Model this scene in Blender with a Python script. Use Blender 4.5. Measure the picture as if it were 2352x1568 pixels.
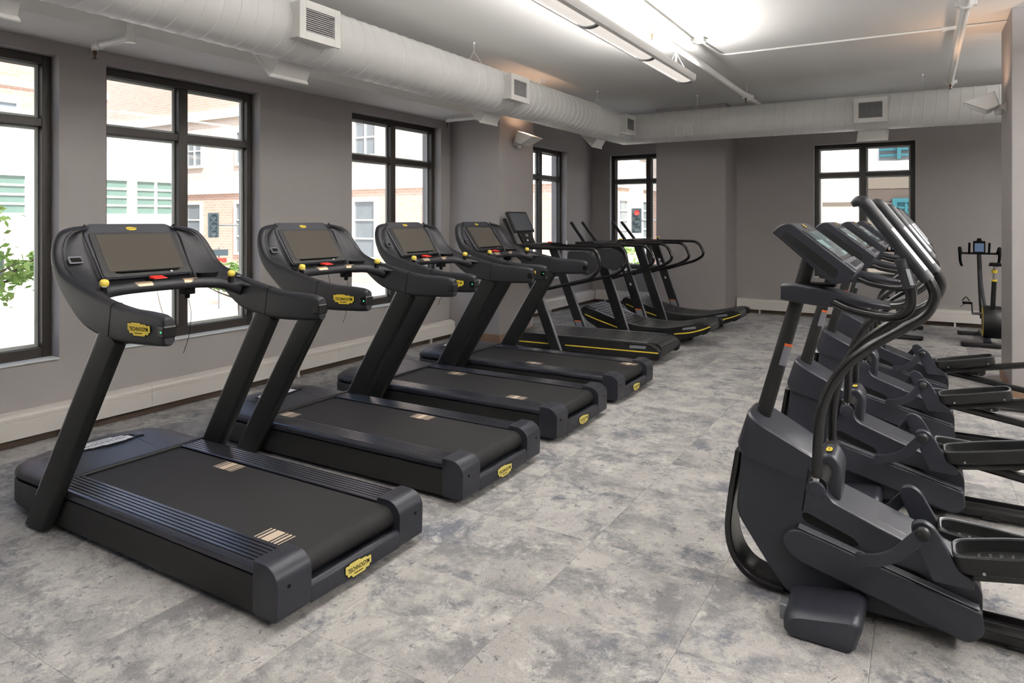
import bpy, bmesh, math, random
from mathutils import Vector, Matrix, Euler

# ------------------------------------------------------------------ clear
for o in list(bpy.data.objects):
    bpy.data.objects.remove(o, do_unlink=True)
SC = bpy.context.scene
COL = SC.collection
PI = math.pi
random.seed(7)

# ------------------------------------------------------------------ camera
# wall_left runs along +Y, wall_back along +X; level 24 mm lens with a falling shift
cam_data = bpy.data.cameras.new('camera')
cam_data.sensor_width = 36.0
cam_data.lens = 36.0 * 1570.0 / 2352.0
cam_data.shift_y = (503.5 - 784.0) / 2352.0
cam_data.clip_start = 0.05
cam_data.clip_end = 400
cam = bpy.data.objects.new('camera', cam_data)
COL.objects.link(cam)
cam.location = (0, 0, 1.54)
cam.rotation_euler = (PI / 2, 0, math.radians(31.0))
SC.camera = cam

# ------------------------------------------------------------------ sky, sun, exposure
world = bpy.data.worlds.new('sky')
SC.world = world
world.use_nodes = True
wn = world.node_tree.nodes
wl = world.node_tree.links
wn.clear()
w_out = wn.new('ShaderNodeOutputWorld')
w_bg = wn.new('ShaderNodeBackground')
w_sky = wn.new('ShaderNodeTexSky')
w_sky.sky_type = 'NISHITA'
w_sky.sun_disc = False
w_sky.sun_elevation = math.radians(52)
w_sky.sun_rotation = math.radians(140)
w_sky.air_density = 1.0
w_sky.dust_density = 2.5
w_bg.inputs['Strength'].default_value = 0.42
wl.new(w_sky.outputs[0], w_bg.inputs[0])
wl.new(w_bg.outputs[0], w_out.inputs[0])

sun_l = bpy.data.lights.new('sun', 'SUN')
sun_l.energy = 9.0
sun_l.angle = math.radians(0.6)
sun_l.color = (1.0, 0.95, 0.88)
sun = bpy.data.objects.new('sun', sun_l)
COL.objects.link(sun)
# light comes from over the roof behind the camera: lights the facades across the street
sun.rotation_euler = Vector((-0.74, 0.36, -0.95)).to_track_quat('-Z', 'Y').to_euler()
sun.location = (6, -5, 12)

SC.view_settings.view_transform = 'Standard'
SC.view_settings.look = 'None'
SC.view_settings.gamma = 1.0
SC.view_settings.use_curve_mapping = False
SC.view_settings.exposure = 0.14

# ------------------------------------------------------------------ helpers
def tag(o, label=None, cat=None, group=None, kind=None):
    if label: o['label'] = label
    if cat: o['category'] = cat
    if group: o['group'] = group
    if kind: o['kind'] = kind
    return o

def empty(name, loc=(0, 0, 0), rz=0.0):
    o = bpy.data.objects.new(name, None)
    o.empty_display_size = 0.1
    o.location = loc
    o.rotation_euler = (0, 0, rz)
    COL.objects.link(o)
    return o

def copy_tree(o, parent=None):
    c = o.copy()
    COL.objects.link(c)
    c.parent = parent
    for ch in o.children:
        copy_tree(ch, c)
    return c

def catmull(pts, sub=6):
    P = [Vector(p) for p in pts]
    if len(P) < 3 or sub < 2:
        return P
    Q = [P[0] * 2 - P[1]] + P + [P[-1] * 2 - P[-2]]
    out = []
    for i in range(1, len(Q) - 2):
        p0, p1, p2, p3 = Q[i - 1], Q[i], Q[i + 1], Q[i + 2]
        for k in range(sub):
            t = k / sub
            out.append(0.5 * ((2 * p1) + (p2 - p0) * t + (2 * p0 - 5 * p1 + 4 * p2 - p3) * t * t
                              + (3 * p1 - p0 - 3 * p2 + p3) * t ** 3))
    out.append(P[-1])
    return out

def fillet(pts, r, n=5):
    """round the corners of a 2-D/3-D polyline"""
    P = [Vector(p) for p in pts]
    out = [P[0]]
    for i in range(1, len(P) - 1):
        a = (P[i - 1] - P[i]); b = (P[i + 1] - P[i])
        rr = min(r, a.length * .45, b.length * .45)
        s = P[i] + a.normalized() * rr
        e = P[i] + b.normalized() * rr
        for k in range(n + 1):
            t = k / n
            out.append((1 - t) ** 2 * s + 2 * t * (1 - t) * P[i] + t * t * e)
    out.append(P[-1])
    return out

def round_poly(pts, r, n=4):
    """closed 2-D polygon with rounded corners (r number or list)"""
    P = [Vector((p[0], p[1])) for p in pts]
    m = len(P)
    out = []
    for i in range(m):
        ri = r[i] if isinstance(r, (list, tuple)) else r
        a = P[i - 1] - P[i]; b = P[(i + 1) % m] - P[i]
        rr = min(ri, a.length * .48, b.length * .48)
        if rr < 1e-4:
            out.append((P[i].x, P[i].y)); continue
        s = P[i] + a.normalized() * rr
        e = P[i] + b.normalized() * rr
        for k in range(n + 1):
            t = k / n
            q = (1 - t) ** 2 * s + 2 * t * (1 - t) * P[i] + t * t * e
            out.append((q.x, q.y))
    return out

class MB:
    """collects shapes and links them as one mesh object"""
    def __init__(self):
        self.v = []; self.f = []; self.mi = []
    def add(self, vs, fs, m=0):
        b = len(self.v)
        self.v += [tuple(p) for p in vs]
        self.f += [tuple(i + b for i in f) for f in fs]
        self.mi += [m] * len(fs)
        return self
    def box(self, lo, hi, m=0, M=None):
        x0, y0, z0 = lo; x1, y1, z1 = hi
        vs = [Vector(p) for p in ((x0, y0, z0), (x1, y0, z0), (x1, y1, z0), (x0, y1, z0),
                                  (x0, y0, z1), (x1, y0, z1), (x1, y1, z1), (x0, y1, z1))]
        if M is not None: vs = [M @ p for p in vs]
        return self.add(vs, [(0, 3, 2, 1), (4, 5, 6, 7), (0, 1, 5, 4), (1, 2, 6, 5), (2, 3, 7, 6), (3, 0, 4, 7)], m)
    def prism(self, prof, axis, a, b, m=0, M=None):
        """prof 2-D polygon in the plane normal to axis: x->(y,z)  y->(x,z)  z->(x,y)"""
        def pt(p, t):
            if axis == 'x': return Vector((t, p[0], p[1]))
            if axis == 'y': return Vector((p[0], t, p[1]))
            return Vector((p[0], p[1], t))
        area = sum(prof[i - 1][0] * prof[i][1] - prof[i][0] * prof[i - 1][1] for i in range(len(prof)))
        if area < 0: prof = prof[::-1]
        if axis == 'y': prof = prof[::-1]
        n = len(prof)
        vs = [pt(p, a) for p in prof] + [pt(p, b) for p in prof]
        if M is not None: vs = [M @ p for p in vs]
        fs = [tuple(range(n - 1, -1, -1)), tuple(range(n, 2 * n))]
        fs += [(i, (i + 1) % n, n + (i + 1) % n, n + i) for i in range(n)]
        if a > b: fs = [f[::-1] for f in fs]
        return self.add(vs, fs, m)
    def loft(self, secs, m=0, cap=True, closed=True):
        n = len(secs[0]); b = []
        vs = [p for s in secs for p in s]; fs = []
        for i in range(len(secs) - 1):
            for k in range(n if closed else n - 1):
                k2 = (k + 1) % n
                fs.append((i * n + k, i * n + k2, (i + 1) * n + k2, (i + 1) * n + k))
        if cap and closed:
            fs.append(tuple(range(n - 1, -1, -1)))
            fs.append(tuple((len(secs) - 1) * n + k for k in range(n)))
        return self.add(vs, fs, m)
    def tube(self, pts, r, n=12, sub=6, m=0, flat=None, up=None, cap=True, ends=False):
        """round tube along a smoothed path; r number or list per given point;
        flat=(ra,rb): elliptic section, ra along 'up'"""
        P = catmull(pts, sub) if sub > 1 else [Vector(p) for p in pts]
        if isinstance(r, (list, tuple)):
            R = []
            for i in range(len(P)):
                t = i / (len(P) - 1) * (len(r) - 1); k = min(int(t), len(r) - 2)
                R.append(r[k] * (1 - (t - k)) + r[k + 1] * (t - k))
        else:
            R = [r] * len(P)
        secs = []; nrm = None
        for i, p in enumerate(P):
            T = (P[min(i + 1, len(P) - 1)] - P[max(i - 1, 0)]).normalized()
            if up is not None:
                nrm = Vector(up) - T * T.dot(Vector(up)); nrm.normalize()
            elif nrm is None:
                a = Vector((0, 0, 1)) if abs(T.z) < .9 else Vector((1, 0, 0))
                nrm = (a - T * a.dot(T)).normalized()
            else:
                nrm = (nrm - T * nrm.dot(T)).normalized()
            B = T.cross(nrm)
            ra, rb = (flat if flat else (1, 1))
            secs.append([p + nrm * (math.cos(2 * PI * k / n) * R[i] * ra) + B * (math.sin(2 * PI * k / n) * R[i] * rb)
                         for k in range(n)])
        return self.loft(secs, m, cap)
    def sweep(self, pts, sec, up=(0, 0, 1), m=0, sub=1):
        P = catmull(pts, sub) if sub > 1 else [Vector(p) for p in pts]
        secs = []
        for i, p in enumerate(P):
            T = (P[min(i + 1, len(P) - 1)] - P[max(i - 1, 0)]).normalized()
            N = Vector(up) - T * T.dot(Vector(up)); N.normalize()
            B = N.cross(T)
            secs.append([p + B * a + N * b for a, b in sec])
        return self.loft(secs, m)
    def cyl(self, c, r, h, axis='z', n=20, m=0, r2=None):
        c = Vector(c); r2 = r if r2 is None else r2
        ax = {'x': Vector((1, 0, 0)), 'y': Vector((0, 1, 0)), 'z': Vector((0, 0, 1))}[axis] if isinstance(axis, str) else Vector(axis).normalized()
        a = Vector((0, 0, 1)) if abs(ax.z) < .9 else Vector((1, 0, 0))
        u = (a - ax * a.dot(ax)).normalized(); w = ax.cross(u)
        s = [[c + ax * t + (u * math.cos(2 * PI * k / n) + w * math.sin(2 * PI * k / n)) * rr for k in range(n)]
             for t, rr in ((0, r), (h, r2))]
        return self.loft(s, m)
    def revolve(self, c, prof, axis='z', n=24, m=0):
        """prof list of (radius, height)"""
        c = Vector(c)
        ax = {'x': Vector((1, 0, 0)), 'y': Vector((0, 1, 0)), 'z': Vector((0, 0, 1))}[axis] if isinstance(axis, str) else Vector(axis).normalized()
        a = Vector((0, 0, 1)) if abs(ax.z) < .9 else Vector((1, 0, 0))
        u = (a - ax * a.dot(ax)).normalized(); w = ax.cross(u)
        s = [[c + ax * h + (u * math.cos(2 * PI * k / n) + w * math.sin(2 * PI * k / n)) * max(r, 1e-4) for k in range(n)] for r, h in prof]
        return self.loft(s, m)
    def grid(self, rows, m=0):
        n = len(rows[0])
        vs = [p for r in rows for p in r]
        fs = [(i * n + k, i * n + k + 1, (i + 1) * n + k + 1, (i + 1) * n + k)
              for i in range(len(rows) - 1) for k in range(n - 1)]
        return self.add(vs, fs, m)
    def mesh(self, name, mats, smooth=35):
        me = bpy.data.meshes.new(name)
        me.from_pydata(self.v, [], self.f)
        for m_ in (mats if isinstance(mats, (list, tuple)) else [mats]):
            me.materials.append(m_)
        if len(me.materials) > 1:
            me.polygons.foreach_set('material_index', self.mi)
        bm = bmesh.new(); bm.from_mesh(me)
        bmesh.ops.recalc_face_normals(bm, faces=bm.faces)
        bm.to_mesh(me); bm.free()
        if smooth:
            me.polygons.foreach_set('use_smooth', [True] * len(me.polygons))
            me.set_sharp_from_angle(angle=math.radians(smooth))
        me.update()
        return me
    def build(self, name, mats, parent=None, bevel=0, smooth=35, segs=2, solid=0, loc=None, sub=0):
        o = bpy.data.objects.new(name, self.mesh(name, mats, smooth))
        COL.objects.link(o)
        if parent is not None: o.parent = parent
        if loc is not None: o.location = loc
        if solid:
            s = o.modifiers.new('solid', 'SOLIDIFY'); s.thickness = solid; s.offset = 0
        if bevel:
            b = o.modifiers.new('bevel', 'BEVEL'); b.width = bevel; b.segments = segs
            b.limit_method = 'ANGLE'; b.angle_limit = math.radians(40); b.harden_normals = True
        if sub:
            s = o.modifiers.new('sub', 'SUBSURF'); s.levels = sub; s.render_levels = sub
        return o

def struct(mb, name, mats, parent=None, **k):
    o = mb.build(name, mats, parent, **k)
    if parent is None: o['kind'] = 'structure'
    return o

_text_cache = {}
def text_mesh(s, bold=0.0):
    """vertices, faces of a flat word, normalised to width 1, centred"""
    if (s, bold) in _text_cache: return _text_cache[(s, bold)]
    cu = bpy.data.curves.new('word', 'FONT')
    cu.body = s; cu.align_x = 'CENTER'; cu.align_y = 'CENTER'; cu.offset = bold
    cu.resolution_u = 2
    o = bpy.data.objects.new('word', cu); COL.objects.link(o)
    dg = bpy.context.evaluated_depsgraph_get()
    me = bpy.data.meshes.new_from_object(o.evaluated_get(dg))
    vs = [Vector(v.co) for v in me.vertices]; fs = [tuple(p.vertices) for p in me.polygons]
    bpy.data.objects.remove(o, do_unlink=True); bpy.data.curves.remove(cu); bpy.data.meshes.remove(me)
    x0 = min(v.x for v in vs); x1 = max(v.x for v in vs); y0 = min(v.y for v in vs); y1 = max(v.y for v in vs)
    k = 1.0 / (x1 - x0)
    vs = [Vector(((v.x - (x0 + x1) / 2) * k, (v.y - (y0 + y1) / 2) * k, 0)) for v in vs]
    _text_cache[(s, bold)] = (vs, fs, (y1 - y0) * k)
    return _text_cache[(s, bold)]

def frame(o, xdir, ydir):
    """matrix with origin o, x axis xdir, y axis ~ydir"""
    X = Vector(xdir).normalized(); Y = Vector(ydir); Y = (Y - X * Y.dot(X)).normalized(); Z = X.cross(Y)
    return Matrix(((X.x, Y.x, Z.x, o[0]), (X.y, Y.y, Z.y, o[1]), (X.z, Y.z, Z.z, o[2]), (0, 0, 0, 1)))

BADGE_OUT = [(-.5, .17), (-.36, .17), (-.34, .20), (.06, .20), (.08, .165), (.30, .165), (.32, .13), (.5, .13), (.5, -.08),
             (.44, -.08), (.42, -.15), (.28, -.15), (.26, -.2), (-.24, -.2), (-.27, -.13), (-.42, -.13), (-.44, -.04), (-.5, -.04)]
def badge(name, M, w, plate, ink, parent, word='TECHNOGYM', th=0.003, hs=1.0):
    b = MB(); M = M @ Matrix.Diagonal((1, hs, 1, 1))
    b.prism([(x * w * 1.04, y * w * 1.10) for x, y in BADGE_OUT], 'z', 0, th * .7, 1, M)
    b.prism([(x * w, y * w) for x, y in BADGE_OUT], 'z', 0, th, 0, M)
    vs, fs, h = text_mesh(word, 0.02)
    b.add([M @ Vector((v.x * w * .84, v.y * w * .84 * 1.25 + .012 * w, th + .0006)) for v in vs], fs, 1)
    b.add([M @ Vector(p) for p in ((-.18 * w, -.13 * w, th + .0006), (.16 * w, -.13 * w, th + .0006), (.16 * w, -.105 * w, th + .0006), (-.18 * w, -.105 * w, th + .0006))], [(0, 1, 2, 3)], 1)
    return b.build(name, [plate, ink], parent, smooth=0)
# ------------------------------------------------------------------ materials
def new_mat(name):
    m = bpy.data.materials.new(name); m.use_nodes = True
    nt = m.node_tree
    return m, nt, nt.nodes, nt.links, nt.nodes['Principled BSDF']

def srgb(r, g, b):
    f = lambda c: (c / 255 / 12.92) if c / 255 <= .04045 else ((c / 255 + .055) / 1.055) ** 2.4
    return (f(r), f(g), f(b), 1)

def mat(name, col, rough=.5, metal=0.0, spec=.5, noise=0.0, nscale=40, bump=0.0, bscale=200, coat=0.0, rvar=0.0):
    m, nt, N, L, p = new_mat(name)
    p.inputs['Base Color'].default_value = col
    p.inputs['Roughness'].default_value = rough
    p.inputs['Metallic'].default_value = metal
    p.inputs['Specular IOR Level'].default_value = spec
    p.inputs['Coat Weight'].default_value = coat
    tc = N.new('ShaderNodeTexCoord')
    if noise or rvar:
        n = N.new('ShaderNodeTexNoise'); n.inputs['Scale'].default_value = nscale; n.inputs['Detail'].default_value = 4
        L.new(tc.outputs['Object'], n.inputs['Vector'])
        if noise:
            mx = N.new('ShaderNodeMix'); mx.data_type = 'RGBA'
            mx.inputs['A'].default_value = tuple(c * (1 - noise) for c in col[:3]) + (1,)
            mx.inputs['B'].default_value = tuple(min(1, c * (1 + noise)) for c in col[:3]) + (1,)
            L.new(n.outputs['Fac'], mx.inputs['Factor']); L.new(mx.outputs['Result'], p.inputs['Base Color'])
        if rvar:
            mr = N.new('ShaderNodeMapRange'); mr.inputs['To Min'].default_value = max(0, rough - rvar); mr.inputs['To Max'].default_value = rough + rvar
            L.new(n.outputs['Fac'], mr.inputs['Value']); L.new(mr.outputs['Result'], p.inputs['Roughness'])
    if bump:
        nb = N.new('ShaderNodeTexNoise'); nb.inputs['Scale'].default_value = bscale; nb.inputs['Detail'].default_value = 3
        L.new(tc.outputs['Object'], nb.inputs['Vector'])
        b = N.new('ShaderNodeBump'); b.inputs['Strength'].default_value = bump; b.inputs['Distance'].default_value = .002
        L.new(nb.outputs['Fac'], b.inputs['Height']); L.new(b.outputs['Normal'], p.inputs['Normal'])
    return m

M = {}
M['wall'] = mat('wall_paint', srgb(150, 145, 144), .62, noise=.03, nscale=3, bump=.25, bscale=160)
M['ceil'] = mat('ceiling_paint', srgb(222, 221, 218), .8, noise=.025, nscale=1.5, bump=.2, bscale=120)
M['white'] = mat('white_enamel', srgb(226, 225, 222), .42, noise=.015, nscale=8)
M['duct'] = mat('duct_paint', srgb(226, 226, 224), .45, noise=.02, nscale=4)
M['heater'] = mat('heater_enamel', srgb(224, 219, 213), .4, noise=.02, nscale=5)
M['trim'] = mat('brown_baseboard', srgb(128, 101, 80), .6, noise=.12, nscale=12)
M['trim_dark'] = mat('dark_brown_baseboard', srgb(78, 62, 50), .6, noise=.12, nscale=12)
M['bronze'] = mat('bronze_frame', srgb(44, 39, 36), .42, metal=.25, noise=.08, nscale=20)
M['spacer'] = mat('glazing_spacer', srgb(196, 200, 196), .4)
M['sill'] = mat('window_sill', srgb(214, 214, 212), .5)
M['charcoal'] = mat('charcoal_plastic', srgb(34, 35, 42), .38, spec=.32, noise=.05, nscale=60, bump=.12, bscale=900)
M['shell'] = mat('soft_shell_plastic', srgb(31, 31, 35), .44, spec=.32, noise=.05, nscale=30, bump=.25, bscale=1200)
M['black'] = mat('black_plastic', srgb(18, 18, 19), .46, spec=.3, noise=.06, nscale=50, bump=.1, bscale=900)
M['deep'] = mat('deep_black', srgb(9, 9, 9), .7, spec=.1, noise=.05)
M['gloss'] = mat('gloss_black_tube', srgb(18, 17, 18), .26, spec=.36, noise=.04, nscale=30)
M['post'] = mat('powder_coated_post', srgb(19, 19, 19), .5, spec=.28, noise=.05, nscale=60, bump=.15, bscale=1500)
M['skirt'] = mat('side_skirt', srgb(24, 23, 23), .5, spec=.3, noise=.05, nscale=40, bump=.15, bscale=1200)
M['rail_al'] = mat('anodised_rail', srgb(66, 66, 73), .27, metal=.7, noise=.05, nscale=6)
M['belt'] = mat('treadmill_belt', srgb(25, 24, 25), .6, spec=.25, noise=.22, nscale=240, bump=.5, bscale=1500)
M['tan'] = mat('tan_print', srgb(188, 170, 150), .6, noise=.05)
M['tanbar'] = mat('sensor_plate_metal', srgb(190, 166, 140), .35, metal=.6)
M['screen'] = mat('screen_glass', srgb(60, 56, 51), .6, spec=.1)
M['screen2'] = mat('tablet_glass', srgb(70, 73, 78), .3, spec=.5)
M['yellow'] = mat('yellow_plate', srgb(226, 198, 62), .5, noise=.04)
M['yellow_lit'] = mat('lit_yellow_plate', srgb(233, 216, 118), .5, noise=.04)  # plate yellow with the light on the rear badges put into the colour
M['yellow2'] = mat('yellow_knob', srgb(235, 208, 90), .45)
M['red'] = mat('red_button', srgb(222, 50, 42), .45)
M['chrome'] = mat('bright_metal', srgb(205, 205, 205), .25, metal=1.0)
M['silver'] = mat('silver_trim', srgb(168, 170, 176), .35, metal=.7)
M['whiteink'] = mat('white_ink', srgb(226, 226, 226), .6)
M['greyink'] = mat('grey_ink', srgb(120, 122, 128), .5)
M['orange'] = mat('orange_print', srgb(214, 96, 40), .6)
M['greydecal'] = mat('grey_decal', srgb(108, 108, 116), .5)
M['slat'] = mat('rubber_slat', srgb(34, 35, 36), .42, spec=.45, noise=.12, nscale=60, bump=.2, bscale=900)
M['rubber'] = mat('rubber_foot', srgb(20, 20, 20), .7)
M['grille'] = mat('louver_grey', srgb(150, 150, 150), .5)
M['void'] = mat('duct_void', srgb(28, 28, 28), .9)
M['brass'] = mat('sprinkler_brass', srgb(96, 74, 52), .4, metal=.8)
M['steel'] = mat('flange_steel', srgb(120, 122, 128), .35, metal=.6)

def emis(name, col, strength, base=None):
    m, nt, N, L, p = new_mat(name)
    p.inputs['Base Color'].default_value = base or col
    p.inputs['Emission Color'].default_value = col
    p.inputs['Emission Strength'].default_value = strength
    p.inputs['Roughness'].default_value = .6
    return m
M['led'] = emis('green_led', (.05, .8, .25, 1), 1.5)
M['diffuser'] = emis('lamp_diffuser', (1.0, .93, .86, 1), .6, srgb(235, 230, 224))
M['tube_lamp'] = emis('lamp_tube', (1.0, .95, .88, 1), 14, srgb(240, 240, 240))
M['lamp_bulb'] = emis('uplight_bulb', (1.0, .72, .5, 1), 10, srgb(240, 230, 220))
M['red_signal'] = emis('red_signal', (.9, .12, .12, 1), .5)
M['bike_screen'] = emis('bike_screen', srgb(90, 120, 160), .35, srgb(40, 50, 60))

def lcd_mat():
    m, nt, N, L, p = new_mat('elliptical_screen')
    tc = N.new('ShaderNodeTexCoord'); mp = N.new('ShaderNodeMapping'); mp.inputs['Scale'].default_value = (26, 9, 26)
    L.new(tc.outputs['Object'], mp.inputs['Vector'])
    b = N.new('ShaderNodeTexVoronoi'); b.distance = 'CHEBYCHEV'; b.inputs['Scale'].default_value = 1.0; b.inputs['Randomness'].default_value = .55
    L.new(mp.outputs['Vector'], b.inputs['Vector'])
    sp = N.new('ShaderNodeSeparateColor'); L.new(b.outputs['Color'], sp.inputs['Color'])
    r = N.new('ShaderNodeValToRGB'); r.color_ramp.interpolation = 'CONSTANT'
    e = r.color_ramp.elements; e[0].color = srgb(70, 84, 86); e[1].position = .45; e[1].color = srgb(104, 116, 118)
    k = r.color_ramp.elements.new(.7); k.color = srgb(150, 178, 182)
    L.new(sp.outputs['Red'], r.inputs['Fac']); L.new(r.outputs['Color'], p.inputs['Base Color'])
    p.inputs['Roughness'].default_value = .25
    return m
M['lcd'] = lcd_mat()

def carpet():
    m, nt, N, L, p = new_mat('carpet')
    tc = N.new('ShaderNodeTexCoord'); oi = N.new('ShaderNodeObjectInfo')
    # each tile shows its own cut of the print
    cm = N.new('ShaderNodeCombineXYZ')
    for k, f in (('X', 37.0), ('Y', 91.0), ('Z', 53.0)):
        mu = N.new('ShaderNodeMath'); mu.operation = 'MULTIPLY'; mu.inputs[1].default_value = f
        L.new(oi.outputs['Random'], mu.inputs[0]); L.new(mu.outputs[0], cm.inputs[k])
    va = N.new('ShaderNodeVectorMath'); va.operation = 'ADD'
    L.new(tc.outputs['Object'], va.inputs[0]); L.new(cm.outputs[0], va.inputs[1])
    def noise(scale, det, rough, dist=0.0, lac=2.0):
        n = N.new('ShaderNodeTexNoise'); n.inputs['Scale'].default_value = scale; n.inputs['Detail'].default_value = det
        n.inputs['Roughness'].default_value = rough; n.inputs['Distortion'].default_value = dist
        L.new(va.outputs[0], n.inputs['Vector']); return n
    def ramp(src, stops):
        r = N.new('ShaderNodeValToRGB'); e = r.color_ramp.elements
        e[0].position, e[0].color = stops[0]; e[1].position, e[1].color = stops[1]
        for ps, c in stops[2:]:
            k = e.new(ps); k.color = c
        L.new(src, r.inputs['Fac']); return r
    def mix(f, a, b):
        x = N.new('ShaderNodeMix'); x.data_type = 'RGBA'
        if hasattr(f, 'links'): L.new(f, x.inputs['Factor'])
        else: x.inputs['Factor'].default_value = f
        for s, v in (('A', a), ('B', b)):
            if hasattr(v, 'links'): L.new(v, x.inputs[s])
            else: x.inputs[s].default_value = v
        return x.outputs['Result']
    W = (1, 1, 1, 1); K = (0, 0, 0, 1)
    base = ramp(noise(3.0, 3, .6).outputs['Fac'], [(.35, srgb(168, 164, 161)), (.65, srgb(186, 182, 178))]).outputs['Color']
    blot = ramp(noise(2.9, 10, .74, .3).outputs['Fac'], [(.46, K), (.60, W)]).outputs['Color']
    c1 = mix(blot, base, srgb(124, 122, 123))
    blue = ramp(noise(3.6, 10, .76, .25).outputs['Fac'], [(.52, K), (.63, W)]).outputs['Color']
    c2 = mix(blue, c1, srgb(98, 100, 110))
    lt = ramp(noise(5.2, 10, .80, .3).outputs['Fac'], [(.53, K), (.66, W)]).outputs['Color']
    c3 = mix(lt, c2, srgb(204, 200, 195))
    dk = ramp(noise(24, 8, .8, .5).outputs['Fac'], [(.565, K), (.65, W)]).outputs['Color']
    c4 = mix(dk, c3, srgb(86, 85, 88))
    wine = ramp(noise(3.1, 9, .8, .8).outputs['Fac'], [(.675, K), (.71, W)]).outputs['Color']
    c5 = mix(wine, c4, srgb(96, 66, 68))
    # loop pile
    vo = N.new('ShaderNodeTexVoronoi'); vo.inputs['Scale'].default_value = 190; vo.inputs['Randomness'].default_value = .45
    L.new(va.outputs[0], vo.inputs['Vector'])
    pile = ramp(vo.outputs['Distance'], [(.1, W), (.75, (.55, .55, .55, 1))]).outputs['Color']
    mm = N.new('ShaderNodeMix'); mm.data_type = 'RGBA'; mm.blend_type = 'MULTIPLY'; mm.inputs['Factor'].default_value = .8
    L.new(c5, mm.inputs['A']); L.new(pile, mm.inputs['B']); L.new(mm.outputs['Result'], p.inputs['Base Color'])
    b = N.new('ShaderNodeBump'); b.inputs['Strength'].default_value = .5; b.inputs['Distance'].default_value = .003; b.invert = True
    L.new(vo.outputs['Distance'], b.inputs['Height']); L.new(b.outputs['Normal'], p.inputs['Normal'])
    p.inputs['Roughness'].default_value = .95; p.inputs['Specular IOR Level'].default_value = .15
    p.inputs['Sheen Weight'].default_value = .15
    return m
M['carpet'] = carpet()

def glass():
    m, nt, N, L, p = new_mat('window_glass')
    N.remove(p)
    out = N['Material Output']
    t = N.new('ShaderNodeBsdfTransparent'); t.inputs['Color'].default_value = (.96, .98, .97, 1)
    g = N.new('ShaderNodeBsdfGlossy'); g.inputs['Roughness'].default_value = .02
    mx = N.new('ShaderNodeMixShader')
    mx.inputs[0].default_value = .05
    L.new(t.outputs[0], mx.inputs[1]); L.new(g.outputs[0], mx.inputs[2]); L.new(mx.outputs[0], out.inputs[0])
    return m
M['glass'] = glass()

def brick(name, c1, c2, mortar, scale=1.0):
    m, nt, N, L, p = new_mat(name)
    tc = N.new('ShaderNodeTexCoord'); mp = N.new('ShaderNodeMapping')
    # lay the courses on the wall's own plane: x+y along, z up
    sx = N.new('ShaderNodeSeparateXYZ'); L.new(tc.outputs['Object'], sx.inputs[0])
    ad = N.new('ShaderNodeMath'); L.new(sx.outputs['X'], ad.inputs[0]); L.new(sx.outputs['Y'], ad.inputs[1])
    cb = N.new('ShaderNodeCombineXYZ'); L.new(ad.outputs[0], cb.inputs['X']); L.new(sx.outputs['Z'], cb.inputs['Y'])
    bt = N.new('ShaderNodeTexBrick'); bt.inputs['Scale'].default_value = scale
    bt.inputs['Brick Width'].default_value = .42; bt.inputs['Row Height'].default_value = .15; bt.inputs['Mortar Size'].default_value = .015
    bt.inputs['Color1'].default_value = c1; bt.inputs['Color2'].default_value = c2; bt.inputs['Mortar'].default_value = mortar
    L.new(cb.outputs[0], bt.inputs['Vector']); L.new(bt.outputs['Color'], p.inputs['Base Color'])
    p.inputs['Roughness'].default_value = .85
    return m
M['brick_red'] = brick('red_brick', srgb(176, 138, 124), srgb(186, 150, 136), srgb(196, 178, 166))
M['brick_pink'] = brick('pale_brick', srgb(190, 158, 144), srgb(198, 168, 154), srgb(206, 190, 178))
M['brick_cream'] = brick('cream_brick', srgb(204, 190, 176), srgb(210, 198, 186), srgb(218, 210, 202))
M['stone'] = mat('white_stone', srgb(232, 230, 224), .8, noise=.04, nscale=2)
M['beige'] = mat('beige_stone', srgb(112, 102, 92), .85, noise=.08, nscale=3)
M['beige_d'] = mat('brown_stone', srgb(84, 73, 66), .85, noise=.08, nscale=3)
M['teal'] = mat('teal_glass', srgb(104, 128, 120), .25, spec=.6, noise=.1, nscale=2)
M['tealp'] = mat('teal_paint', srgb(40, 98, 108), .5, noise=.06)
M['skyglass'] = mat('skylight_glass', srgb(176, 186, 184), .3, spec=.5, noise=.05, nscale=2)
M['winpane'] = mat('far_window_glass', srgb(120, 128, 134), .2, spec=.6, noise=.1, nscale=2)
M['road'] = mat('concrete_road', srgb(206, 204, 200), .9, noise=.06, nscale=1.2)
M['walk'] = mat('sidewalk', srgb(206, 190, 176), .9, noise=.06, nscale=2)
M['leaf'] = mat('leaf', srgb(150, 186, 96), .6, noise=.25, nscale=3)
M['bark'] = mat('bark', srgb(96, 80, 66), .9, noise=.2, nscale=20)
M['signal'] = mat('signal_black', srgb(58, 70, 76), .5)
M['signal_lens'] = mat('signal_lens', srgb(120, 134, 140), .3)
M['pole'] = mat('galvanised_pole', srgb(120, 122, 122), .5, metal=.4)
# ------------------------------------------------------------------ room shell
XW, YB, ZC = -5.28, 11.70, 3.37          # left wall, back wall, ceiling
XR, YF = 4.6, -3.6
WT = .30
HEAD, SILL, SILLB = 2.71, .545, .625
LW = [(-2.95, -1.55), (-.90, .50), (1.10, 2.516), (2.844, 4.239), (5.434, 7.025), (9.15, 10.63)]  # first two lie out of view, added for more daylight
BW = [(-4.93, -3.53), (-1.475, -.095)]

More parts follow.
